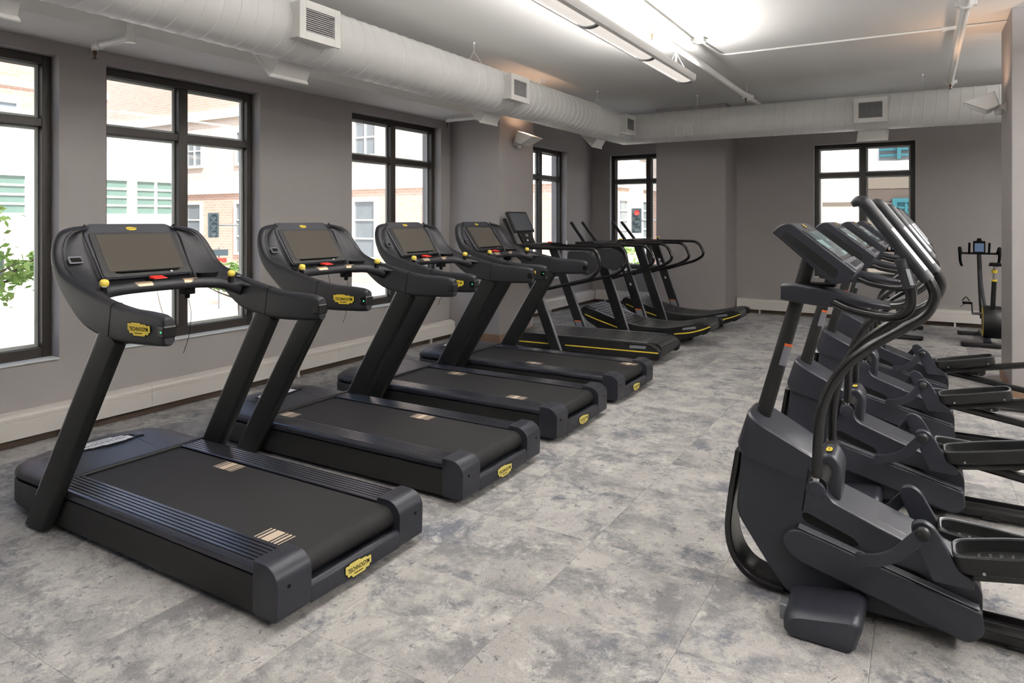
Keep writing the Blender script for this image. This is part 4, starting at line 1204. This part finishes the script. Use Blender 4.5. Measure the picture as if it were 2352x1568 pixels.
    con = plate('console', [(-.512, 1.488), (-.482, 1.519), (-.442, 1.527), (-.212, 1.343), (-.232, 1.312), (-.29, 1.289), (-.486, 1.466)], -.205, .205, M['charcoal'], r=[.008, .02, .03, .008, .01, .02, .01], bevel=.010, segs=3)
    for s in (-1, 1):
        b = MB(); b.prism(round_poly([(-.478, 1.475), (-.455, 1.495), (-.268, 1.345), (-.285, 1.312)], .012), 'y', s * .2045, s * .2065); b.build('cheek_panel', M['black'], con, smooth=0)
    C = (A + B) / 2
    F = Matrix(((0, T.x, N_.x, C.x), (1, 0, 0, 0), (0, T.z, N_.z, C.z), (0, 0, 0, 1)))
    b = MB(); b.prism(round_poly([(-.19, -.085), (.19, -.085), (.19, .095), (-.19, .095)], .01), 'z', -.002, .003, 0, F); b.build('bezel', M['black'], con, smooth=0)
    b = MB(); b.box((-.175, -.070, .0025), (.175, .080, .0045), 0, F); b.build('screen', M['lcd'], con)
    b = MB(); b.prism(round_poly([(-.19, -.146), (.19, -.146), (.19, -.092), (-.19, -.092)], .008), 'z', -.004, .008, 0, F); kp = b.build('keypad_ledge', M['steel'], con, bevel=.003)
    b = MB()
    for k in range(5):
        b = MB(); b.box((-.15 + k * .065, -.135, .0075), (-.11 + k * .065, -.11, .0105), 0, F); b.build('key', M['charcoal'], kp, smooth=0)
    badge('console_logo', F @ Matrix.Translation((0, .118, .0015)), .05, M['yellow'], M['deep'], con, th=.002)
    b = MB(); b.tube([(-.449, 0, 1.20), (-.388, 0, 1.425)], .0285, 16, 1); b.build('console_neck', M['black'], con)
    # fixed handlebar on its forked bracket
    b = MB()
    sec = lambda x, w, z0, z1: [(x, y, z) for y, z in round_poly([(-w, z0), (w, z0), (w, z1), (-w, z1)], .012, 3)]
    b.loft([sec(-.505, .045, 1.205, 1.270), sec(-.45, .060, 1.200, 1.278), sec(-.36, .075, 1.192, 1.268), sec(-.27, .085, 1.190, 1.245), sec(-.16, .072, 1.196, 1.220), sec(-.11, .05, 1.200, 1.208)])
    br = b.build('bracket', M['charcoal'], R, smooth=40)
    b = MB(); b.prism(round_poly([(-.45, -.035), (-.30, -.045), (-.30, .045), (-.45, .035)], .02), 'z', 1.268, 1.2795); b.build('bottle_recess', M['deep'], br)
    for s in (-1, 1):
        b = MB(); b.tube([(-.315, s * .05, 1.215), (-.285, s * .085, 1.208), (-.235, s * .13, 1.195), (-.13, s * .185, 1.183), (-.075, s * .215, 1.190), (-.042, s * .228, 1.220), (-.036, s * .232, 1.262), (-.040, s * .232, 1.300)], .0180, 16, 6); fb = b.build('fixed_handle', M['gloss'], R, smooth=60)
        b = MB(); b.tube([(-.039, s * .232, 1.295), (-.066, s * .232, 1.398)], .0225, 16, 1); b.build('grip', M['shell'], fb)
        b = MB(); hc = lambda t, r_: [(-.0400 - .0262 * t + r_ * math.cos(a), s * .232 - r_ * math.sin(a), 1.302 + .10 * t) for a in [math.radians(q) for q in (5, 30, 55, 80)]]
        b.loft([hc(.05, .0218) + hc(.05, .0232)[::-1], hc(.62, .0218) + hc(.62, .0232)[::-1]]); b.build('pulse_sensor', M['silver'], fb, smooth=40)
    # links, pedal arms, pedals and rear rails
    for s in (-1, 1):
        up = s < 0
        y = s * .252
        dx, dz = (0, 0) if up else (-.045, -.035)
        b = MB(); P = catmull([(-.195 + dx, y, .296 + dz), (-.135 + dx, y, .312 + dz), (-.078 + dx, y, .346 + dz), (-.032 + dx, y, .400 + dz), (0 + dx, y, .438 + dz)], 6)
        b.sweep(P, round_poly([(-.022, -.010), (.022, -.010), (.022, .010), (-.022, .010)], .004, 2), up=(0, 1, 0)); b.cyl((-.195 + dx, y - .011, .296 + dz), .024, .022, 'y', 18)
        b.build('crank_link', M['charcoal'], R, smooth=40)
        yb = y - s * .026
        prof = round_poly([(.001 + dx, .478 + dz), (-.036 + dx, .462 + dz), (-.034 + dx, .425 + dz), (.030 + dx, .272 + dz), (.150 + dx, .272 + dz), (.152 + dx, .300 + dz), (.108 + dx, .330 + dz), (.038 + dx, .458 + dz)], [.03, .025, .02, .012, .01, .01, .03, .03], 4)
        b = MB(); b.prism(prof, 'y', yb - .016, yb + .016); pa = b.build('pedal_arm', M['charcoal'], R, bevel=.005)
        b = MB(); b.revolve((.001 + dx, y, .438 + dz), [(.024, 0), (.024, -.014), (.020, -.020), (.004, -.022)], 'y', 20); b.build('pivot_bolt', M['black'], pa, smooth=50)
        # rear rail from the pedal arm backwards
        ang = math.radians(10.5) if up else math.radians(-9.5)
        a = Vector((.06 + dx, yb - s * .05, .292 + dz)); e = a + Vector((math.cos(ang), 0, math.sin(ang))) * (1.06)
        b = MB(); b.sweep([a, e], round_poly([(-.022, -.022), (.022, -.022), (.022, .022), (-.022, .022)], .006, 2), up=(0, 0, 1)); rl = b.build('pedal_rail', M['gloss'], R, smooth=40)
        b = MB(); b.cyl(e + Vector((-.01, -.035, -.02)), .035, .07, 'y', 18); b.build('rail_wheel', M['rubber'], rl)
        # pedal: a tray with raised rim
        pa_ = math.radians(12.0) if up else math.radians(-4.0)
        Fp = Matrix.Translation(Vector((.295 + dx, yb - s * .045, .352 + dz + (.02 if up else -.06)))) @ Matrix.Rotation(-pa_, 4, 'Y')
        O = lambda g, z: [Fp @ Vector((x, y_, z)) for x, y_ in round_poly([(-.20 + g, -.075 + g), (-.05, -.092 + g), (.19 - g, -.082 + g), (.205 - g, 0), (.19 - g, .082 - g), (-.05, .092 - g), (-.20 + g, .075 - g)], .035, 4)]
        b = MB(); b.loft([O(.012, -.012), O(.0, .0), O(-.002, .05), O(.004, .056), O(.011, .05), O(.013, .012)], cap=True); pd = b.build('pedal', M['black'], R, smooth=45)
        b = MB()
        for k in range(9): b.box((-.13 + k * .033, -.05, .0121), (-.120 + k * .033, .05, .0145), 0, Fp)
        b.build('tread_ribs', M['rubber'], pd, smooth=0)
        b = MB(); rim = O(.004, .0565); b.loft([[p + Vector((0, 0, 0)) for p in O(.0035, .0545)], rim, O(.0085, .0545)], cap=False); b.build('pedal_rim', M['steel'], pd)
        b = MB()
        for x in (-.12, .15): b.cyl(Fp @ Vector((x, -.0925 if True else 0, .004)), .005, .004, 'y', 8)
        b.build('screw', M['silver'], pd)
    # floor track
    b = MB(); b.prism(round_poly([(-.062, .030), (.062, .030), (.062, .060), (.040, .085), (.030, .085), (.030, .062), (-.030, .062), (-.030, .085), (-.040, .085), (-.062, .060)], .004, 2), 'x', .12, 1.24); tr = b.build('floor_track', M['gloss'], R, smooth=30)
    for x in (.30, 1.18):
        b = MB(); b.box((x - .04, -.05, .012), (x + .04, .05, .032)); b.cyl((x, 0, 0), .022, .014, 'z', 14); b.build('track_foot', M['rubber'], tr)
    b = MB(); b.box((1.18, -.30, .006), (1.26, .30, .055)); b.build('rear_stabilizer', M['black'], R, bevel=.012)
    return R

EL = elliptical_proto()
ells = [(3.05, 'dark elliptical trainer with a lit screen, at the open end of the row'), (4.275, 'dark elliptical trainer, second in the row of four'),
        (5.545, 'dark elliptical trainer, third in the row of four'), (6.785, 'dark elliptical trainer at the pillar end of the row')]
for k, (y, lab) in enumerate(ells):
    r = EL if k == 0 else copy_tree(EL)
    r.location = (0, y, 0); tag(r, lab, 'elliptical trainer', 'elliptical trainers in a row')
# ------------------------------------------------------------------ indoor bikes by the back wall
# local: x across, y along (handlebars and drum end towards -y), origin on the floor
def bike_proto():
    R = empty('indoor_bike')
    for y in (-.46, .52):
        b = MB(); b.prism(round_poly([(y - .04, .012), (y + .04, .012), (y + .034, .055), (y - .034, .055)], .012), 'x', -.27, .27); st = b.build('floor_bar', M['black'], R, bevel=.006)
        b = MB()
        for s in (-1, 1): b.cyl((s * .23, y, 0), .022, .014, 'z', 14)
        b.build('bar_foot', M['rubber'], st)
    b = MB(); b.sweep([(0, -.46, .06), (0, -.20, .085), (0, .25, .085), (0, .52, .06)], round_poly([(-.04, -.025), (.04, -.025), (.04, .025), (-.04, .025)], .012), sub=4); b.build('spine', M['charcoal'], R, smooth=40)
    # drum
    b = MB(); b.revolve((-.035, -.22, .285), [(.02, 0), (.19, 0), (.198, .012), (.198, .215), (.19, .226), (.02, .226)], 'x', 40); dr = b.build('drum', M['black'], R, smooth=45)
    b = MB(); b.revolve((-.037, -.22, .285), [(.176, 0), (.188, 0), (.188, .004), (.176, .004)], 'x', 40); b.build('yellow_ring', M['yellow'], dr)
    b = MB(); b.revolve((-.040, -.22, .285), [(.01, 0), (.10, 0), (.11, .006), (.01, .006)], 'x', 30); b.build('drum_disc', M['charcoal'], dr)
    # frame
    b = MB(); b.tube([(-.02, -.02, .30), (-.035, .10, .62), (-.045, .14, .95), (-.05, .15, 1.09)], [.030, .026, .026, .024], 12, 5); b.build('front_column', M['black'], R)
    b = MB(); b.tube([(0, -.10, .42), (-.03, .02, .70), (-.04, .12, .90)], .016, 10, 5); b.build('brace', M['charcoal'], R)
    b = MB(); b.tube([(.06, -.30, .40), (.07, -.40, .80)], .026, 14, 1); sp = b.build('seat_column', M['black'], R)
    b = MB(); b.tube([(.07, -.40, .80), (.073, -.435, .985)], .018, 12, 1); b.build('seat_tube', M['chrome'], sp)
    for z, h in ((.80, .018), (.90, .04)):
        b = MB(); b.tube([(.07, -.40 - (z - .8) * .19, z), (.07, -.40 - (z + h - .8) * .19, z + h)], .029, 14, 1); b.build('yellow_clamp', M['yellow'], sp)
    b = MB(); b.loft([[(.073 + x, y, z) for x, z in ((-w, .985), (w, .985), (w * .8, 1.015 + q), (-w * .8, 1.015 + q))] for y, w, q in ((-.56, .06, .01), (-.50, .07, .012), (-.42, .04, .006), (-.32, .018, 0), (-.29, .010, -.004))]); b.build('saddle', M['deep'], R, bevel=.01, segs=3)
    # handlebar with drops
    b = MB(); b.tube([(-.24, .15, 1.105), (.14, .15, 1.105)], .014, 12, 1); hb = b.build('handlebar', M['black'], R)
    for s, x in ((-1, -.24), (1, .14)):
        b = MB(); b.tube([(x, .15, 1.10), (x + s * .015, .12, 1.15), (x + s * .018, .07, 1.17), (x + s * .018, .04, 1.12), (x + s * .014, .06, 1.02), (x, .12, .96), (x - s * .01, .16, .945)], [.016, .02, .022, .018, .016, .015, .012], 12, 5); b.build('drop_grip', M['deep'], hb, smooth=60)
    for s, x in ((-1, -.155), (1, .055)):
        b = MB(); b.tube([(x, .15, 1.10), (x, .12, 1.135), (x, .08, 1.19), (x, .06, 1.24)], .013, 10, 4); b.build('aero_bar', M['deep'], hb)
    b = MB(); b.prism(round_poly([(-.115, 1.11), (.015, 1.11), (.015, 1.265), (-.115, 1.265)], .012), 'y', .085, .105); tb = b.build('tablet', M['deep'], R, bevel=.004)
    b = MB(); b.box((-.098, .0825, 1.128), (-.002, .086, 1.235)); b.build('tablet_screen', M['bike_screen'], tb)
    b = MB(); b.cyl((-.05, .095, 1.265), .030, .035, 'z', 14, r2=.02); b.build('tablet_knob', M['deep'], tb)
    # cranks and pedals
    b = MB(); b.cyl((-.13, -.05, .36), .018, .30, 'x', 14); ck = b.build('crank', M['steel'], R)
    for s, x in ((-1, -.13), (1, .15)):
        b = MB(); b.sweep([(x, -.05, .36), (x, -.05 + s * -.12, .36 - s * .115)], round_poly([(-.014, -.008), (.014, -.008), (.014, .008), (-.014, .008)], .004), up=(1, 0, 0)); b.build('crank_arm', M['charcoal'], ck)
        py, pz = -.05 + s * -.12, .36 - s * .115
        b = MB(); b.box((min(x, x + s * .10), py - .045, pz - .012), (max(x, x + s * .10), py + .045, pz + .012)); b.tube([(x + s * .02, py + .05, pz + .02), (x + s * .06, py + .04, pz + .07), (x + s * .10, py + .05, pz + .02)], .006, 8, 4)
        b.tube([(x + s * .06, py, pz), (x + s * .12, py - .02, pz - .05)], .004, 6, 1); b.build('pedal', M['deep'], ck, bevel=.004)
    return R
bk = bike_proto(); bk2 = copy_tree(bk)
bk.location = (.665, 10.40, 0); bk2.location = (-.262, 10.58, 0)
tag(bk, 'black indoor bike with yellow ringed drum standing beside the right pillar', 'exercise bike', 'indoor bikes')
tag(bk2, 'black indoor bike standing behind the elliptical trainers', 'exercise bike', 'indoor bikes')
# ------------------------------------------------------------------ the street outside
GZ = -1.6
b = MB(); b.box((-90, -60, GZ - .3), (60, 110, GZ)); o = struct(b, 'ground_street', M['road'], smooth=0)
b = MB(); b.box((XW - 4.2, -30, GZ), (XW - WT, 40, GZ + .14)); struct(b, 'ground_sidewalk', M['walk'], smooth=0)
b = MB(); b.box((-26.0, -20, GZ), (-22.4, 22.5, GZ + .14)); struct(b, 'ground_far_sidewalk', M['walk'], smooth=0)
# the gym's own building above and around the room, so the sun stays outside
b = MB(); b.box((XW - WT, YF - WT, ZC + .2), (XR + WT, YB + WT, ZC + 6)); b.box((XW - WT, YF - WT, GZ), (XR + WT, YB + WT, -.16)); struct(b, 'wall_upper_storey', M['brick_red'], smooth=0)

def far_window(root, plane, c, a0, a1, z0, z1, cols, rows, glassm, framem=None, depth=.12):
    """framed window on a far facade: plane 'x' (facing +x at x=c) or 'y' (facing -y at y=c); coordinates local to root"""
    framem = framem or M['stone']
    def bx(b, a, aa, d, dd, z, zz):
        if plane == 'x': b.box((c + d, a, z), (c + dd, aa, zz))
        else: b.box((a, c - dd, z), (aa, c - d, zz))
    b = MB(); t = .14
    bx(b, a0 - t, a0, 0, depth, z0 - t, z1 + t); bx(b, a1, a1 + t, 0, depth, z0 - t, z1 + t); bx(b, a0, a1, 0, depth, z0 - t, z0); bx(b, a0, a1, 0, depth, z1, z1 + t)
    for k in range(1, cols): x = a0 + (a1 - a0) * k / cols; bx(b, x - .04, x + .04, 0, depth * .8, z0, z1)
    for k in range(1, rows): z = z0 + (z1 - z0) * k / rows; bx(b, a0, a1, 0, depth * .7, z - .035, z + .035)
    w = b.build('window', framem, root, smooth=0)
    b = MB(); bx(b, a0, a1, .005, .03, z0, z1); b.build('pane', glassm, w, smooth=0)

def bands(root, plane, c, a0, a1, zs, m, depth=.10):
    for z0, z1 in zs:
        b = MB()
        if plane == 'x': b.box((c, a0, z0), (c + depth, a1, z1))
        else: b.box((a0, c - depth, z0), (a1, c, z1))
        b.build('stone_band', m, root, smooth=0)

# A: brick block with a low white storefront, across the street
A = empty('brick_building', (-32, 6, GZ))
b = MB(); b.box((-10, -22, 0), (0, 11.3, 15)); b.build('wall', M['brick_red'], A, smooth=0)
bands(A, 'x', 0, -22, 11.3, ((5.9, 6.25), (8.6, 8.9)), M['stone'])
for y in (-14, -8, -2, 2.2, 5.6, 8.6): far_window(A, 'x', 0, y, y + 2.0, 6.9, 7.9, 2, 1, M['winpane'])
tag(A, 'red brick building with pale stone bands across the street', 'building')
S = empty('storefront_building', (-26, 6, GZ))
b = MB(); b.box((-5.7, -22, 0), (0, 10.95, 6.0)); b.build('wall', M['stone'], S, smooth=0)
b = MB(); b.box((-5.7, -22, 6.0), (.25, 11.05, 6.35)); b.build('cornice', M['stone'], S, smooth=0)
for y, w_ in ((-12.5, 2.9), (-8.6, 2.9), (-4.7, 2.9), (-.8, 2.9), (2.4, 2.9), (5.85, 2.9), (9.1, 1.55)): far_window(S, 'x', 0, y, y + w_, 3.35, 4.6, 3 if w_ > 2 else 2, 4, M['teal'])
b = MB(); b.prism([(-5.5, 6.35), (-1.0, 6.35), (-3.0, 7.3)], 'y', -6, 6.5); b.build('skylight', M['skyglass'], S, smooth=0)
for k in range(-5, 6): 
    b = MB(); b.box((.0, k * 2.0 - .3, 0), (.12, k * 2.0 + .3, 2.6)); b.build('pilaster', M['stone'], S, smooth=0)
tag(S, 'low white storefront building with rows of green tinted windows', 'building')
# B: cream corner block
B = empty('cream_building', (-12, 25, GZ))
b = MB(); b.box((-44, 0, 0), (0, 30, 14)); b.build('wall', M['brick_cream'], B, smooth=0)
b = MB(); b.box((-43.9, -.06, 0), (.06, 0, 4.6)); b.box((0, -.06, 0), (.06, 29.9, 4.6)); b.build('lower_wall', M['brick_pink'], B, smooth=0)
b = MB(); b.box((-44, -.05, 9.4), (.05, 0, 14)); b.box((0, -.05, 9.4), (.05, 29.9, 14)); b.build('upper_wall', M['brick_pink'], B, smooth=0)
bands(B, 'y', -.05, -44, .15, ((4.6, 5.3), (8.9, 9.4)), M['stone'], .14)
bands(B, 'x', .05, -.15, 30, ((4.6, 5.3), (8.9, 9.4)), M['stone'], .14)
for x in (-39, -34.5, -30, -25.5, -21, -16.5, -12, -7.5, -3.4):
    far_window(B, 'y', -.06, x, x + 1.3, 1.3, 4.0, 1, 3, M['winpane']); far_window(B, 'y', -.0, x, x + 1.3, 6.3, 8.0, 2, 2, M['winpane'])
for y in (1.4, 4.2, 7.2, 10.4, 14, 18, 22):
    far_window(B, 'x', .06, y, y + 1.1, 1.3, 4.0, 1, 6, M['winpane']); far_window(B, 'x', .0, y, y + 1.1, 6.3, 8.0, 2, 2, M['winpane'])
b = MB(); b.box((.06, 11.8, 0), (.5, 12.6, 4.6)); b.box((.06, 5.6, 0), (.5, 6.4, 4.6)); b.build('pilaster', M['stone'], B, smooth=0)
tag(B, 'cream brick corner building with pale stone bands and narrow windows', 'building')
# C: beige stone block with teal louvers
Cc = empty('beige_building', (0, 27, GZ))
b = MB(); b.box((-3.1, 0, 0), (16, 14, 12)); b.build('wall', M['stone'], Cc, smooth=0)
for z0, z1, m in ((0.0, 1.5, 'beige'), (1.5, 2.5, 'beige_d'), (2.5, 3.75, 'beige'), (3.75, 4.2, 'beige_d'), (4.2, 4.72, 'beige'), (4.72, 5.18, 'stone')):
    b = MB(); b.box((-1.75, -.14, z0), (16, 0, z1 - .03)); b.build('stone_course', M[m], Cc, smooth=0)
for z0, z1 in ((1.6, 2.3), (2.35, 3.0), (3.6, 3.75)):
    b = MB(); b.box((-3.1, -.08, z0), (-1.75, 0, z1)); b.build('stone_course', M['beige'], Cc, smooth=0)
for k in range(8):
    b = MB(); b.box((-1.3, -.18, 5.30 + k * .20), (7, -.06, 5.38 + k * .20)); b.build('louver', M['tealp'], Cc, smooth=0)
b = MB(); b.box((-1.3, -.06, 5.2), (7, -.02, 7.0)); b.build('louver_back', M['winpane'], Cc, smooth=0)
for x in (-.75, .35, 2.0):
    b = MB(); b.box((x, -.24, 5.2), (x + .12, -.02, 7.0)); b.build('louver_post', M['tealp'], Cc, smooth=0)
far_window(Cc, 'y', -.14, -.75, .6, 3.0, 3.72, 5, 4, M['tealp'], M['tealp'])
tag(Cc, 'beige stone building with teal louvers seen through the back window', 'building')
Tw = empty('white_tower', (-5.2, 31, GZ))
b = MB(); b.box((-2.6, 0, 0), (1.9, 6, 20)); b.build('wall', M['stone'], Tw, smooth=0)
for r_ in range(9):
    for x in (-2.2, -1.2, -.2, .8): far_window(Tw, 'y', 0, x, x + .55, .8 + r_ * .95, 1.35 + r_ * .95, 2, 1, M['winpane'], depth=.05)
tag(Tw, 'white building with small square windows beside the beige block', 'building')

# traffic signals
def signal(label, loc, rz, lit, arm):
    R = empty('traffic_light', (loc[0], loc[1], GZ), rz)
    h = loc[2] - GZ
    b = MB(); b.tube([(arm, .12, 0), (arm, .12, h + .3)], .06, 12, 1); b.tube([(arm, .12, h), (0, .12, h)], .03, 10, 1); b.build('pole', M['pole'], R)
    b = MB(); b.prism(round_poly([(-.15, h - .38), (.15, h - .38), (.15, h + .38), (-.15, h + .38)], .03), 'y', -.10, .10); hs = b.build('signal_housing', M['signal'], R, bevel=.01)
    for k in (-1, 0, 1):
        b = MB(); b.revolve((0, -.10, h + k * .245), [(.002, -.006), (.07, -.006), (.085, 0)], 'y', 16); b.build('lens', M['red_signal'] if (lit and k == 1) else M['signal_lens'], hs)
        b = MB(); b.prism([(.10 * math.cos(a), h + k * .245 + .10 * math.sin(a)) for a in [PI * q / 8 for q in range(9)]] + [(.09 * math.cos(a), h + k * .245 + .09 * math.sin(a)) for a in [PI * q / 8 for q in range(8, -1, -1)]], 'y', -.25, -.10); b.build('visor', M['signal'], hs)
    return tag(R, label, 'traffic light')
def along(px, d):
    u = (px - 1176) / 1570.0
    return (d * (-.515 + u * .857), d * (.857 + u * .515))
x, y = along(490, 21); signal('dark traffic light on a pole outside the window behind the first treadmill', (x, y, 1.36), math.radians(60), False, 1.3)
x, y = along(1462, 21); signal('traffic light with red lamp outside the corner window', (x, y, 1.50), math.radians(25), True, .9)
x, y = along(-14, 13); signal('traffic light on a pole outside the window in front of the first treadmill', (x, y, .55), math.radians(60), False, -1.5)

# trees with loose leaves
def tree(label, loc, h, rad, n, seed, squash=.8):
    R = empty('street_tree', (loc[0], loc[1], GZ)); rnd = random.Random(seed)
    b = MB(); b.tube([(0, 0, 0), (.05, .02, h * .5), (0, 0, h)], [.07, .055, .03], 10, 4)
    for k in range(7):
        a = rnd.uniform(0, 2 * PI); z = h * rnd.uniform(.85, 1.0)
        b.tube([(0, 0, z), (math.cos(a) * rad * .5, math.sin(a) * rad * .5, z + .2 * rad), (math.cos(a) * rad * .95, math.sin(a) * rad * .95, z + rad * rnd.uniform(.2, .6))], [.025, .014, .006], 6, 3)
    b.build('trunk', M['bark'], R)
    b = MB(); cl = [(rnd.gauss(0, 1), rnd.gauss(0, 1), rnd.gauss(0, 1)) for _ in range(22)]
    cl = [Vector(c).normalized() * rad * rnd.uniform(.35, 1.0) for c in cl]
    for _ in range(n):
        c = rnd.choice(cl); p = Vector((c.x + rnd.gauss(0, .16 * rad), c.y + rnd.gauss(0, .16 * rad), h + rad * .25 + (c.z + rnd.gauss(0, .12 * rad)) * squash))
        u = Vector((rnd.gauss(0, 1), rnd.gauss(0, 1), rnd.gauss(0, .6))).normalized(); v = u.orthogonal().normalized(); v.rotate(Matrix.Rotation(rnd.uniform(0, 6.28), 3, u)); s = rnd.uniform(.045, .085)
        b.add([p - u * s, p + v * s * .45, p + u * s, p - v * s * .45], [(0, 1, 2, 3)])
    o = b.build('leaves', M['leaf'], R, smooth=0); o['kind'] = 'stuff'
    return tag(R, label, 'tree', 'street trees outside the windows')
x, y = along(-48, 9.0); tree('light green street tree outside the window in front of the first treadmill', (x, y), 2.35, .8, 1300, 1)
x, y = along(548, 13.5); tree('small green street tree outside the window beside the traffic light', (x, y), 1.75, .6, 900, 2)
x, y = along(850, 13.0); tree('small green street tree outside the window behind the second treadmill', (x, y), .75, .75, 1300, 3)
x, y = along(1432, 18.0); tree('small green street tree outside the corner window', (x, y), 1.5, .8, 1800, 4)
x, y = along(836, 10.5)
hy = empty('fire_hydrant', (x, y, GZ + (0.14 if x > XW - 4.2 else 0)))
b = MB(); b.revolve((0, 0, 0), [(.13, 0), (.13, .05), (.09, .06), (.09, .50), (.12, .52), (.11, .60), (.05, .68), (.01, .70)], 'z', 18); b.cyl((-.17, 0, .40), .05, .34, 'x', 14); b.build('body', M['yellow'], hy)
tag(hy, 'yellow fire hydrant on the sidewalk outside', 'hydrant')
x, y = along(503, 24)
sg = empty('street_sign', (x, y, GZ), math.radians(60))
b = MB(); b.tube([(0, .04, 0), (0, .04, 2.15)], .03, 10, 1); b.build('pole', M['pole'], sg)
b = MB(); b.box((-.30, -.02, 1.86), (.30, .02, 2.08)); b.build('panel', M['signal'], sg)
b = MB(); b.box((-.1, -.03, 1.62), (.25, .02, 1.78)); b.build('red_panel', M['red'], sg)
tag(sg, 'small dark and red street sign outside the window', 'sign')
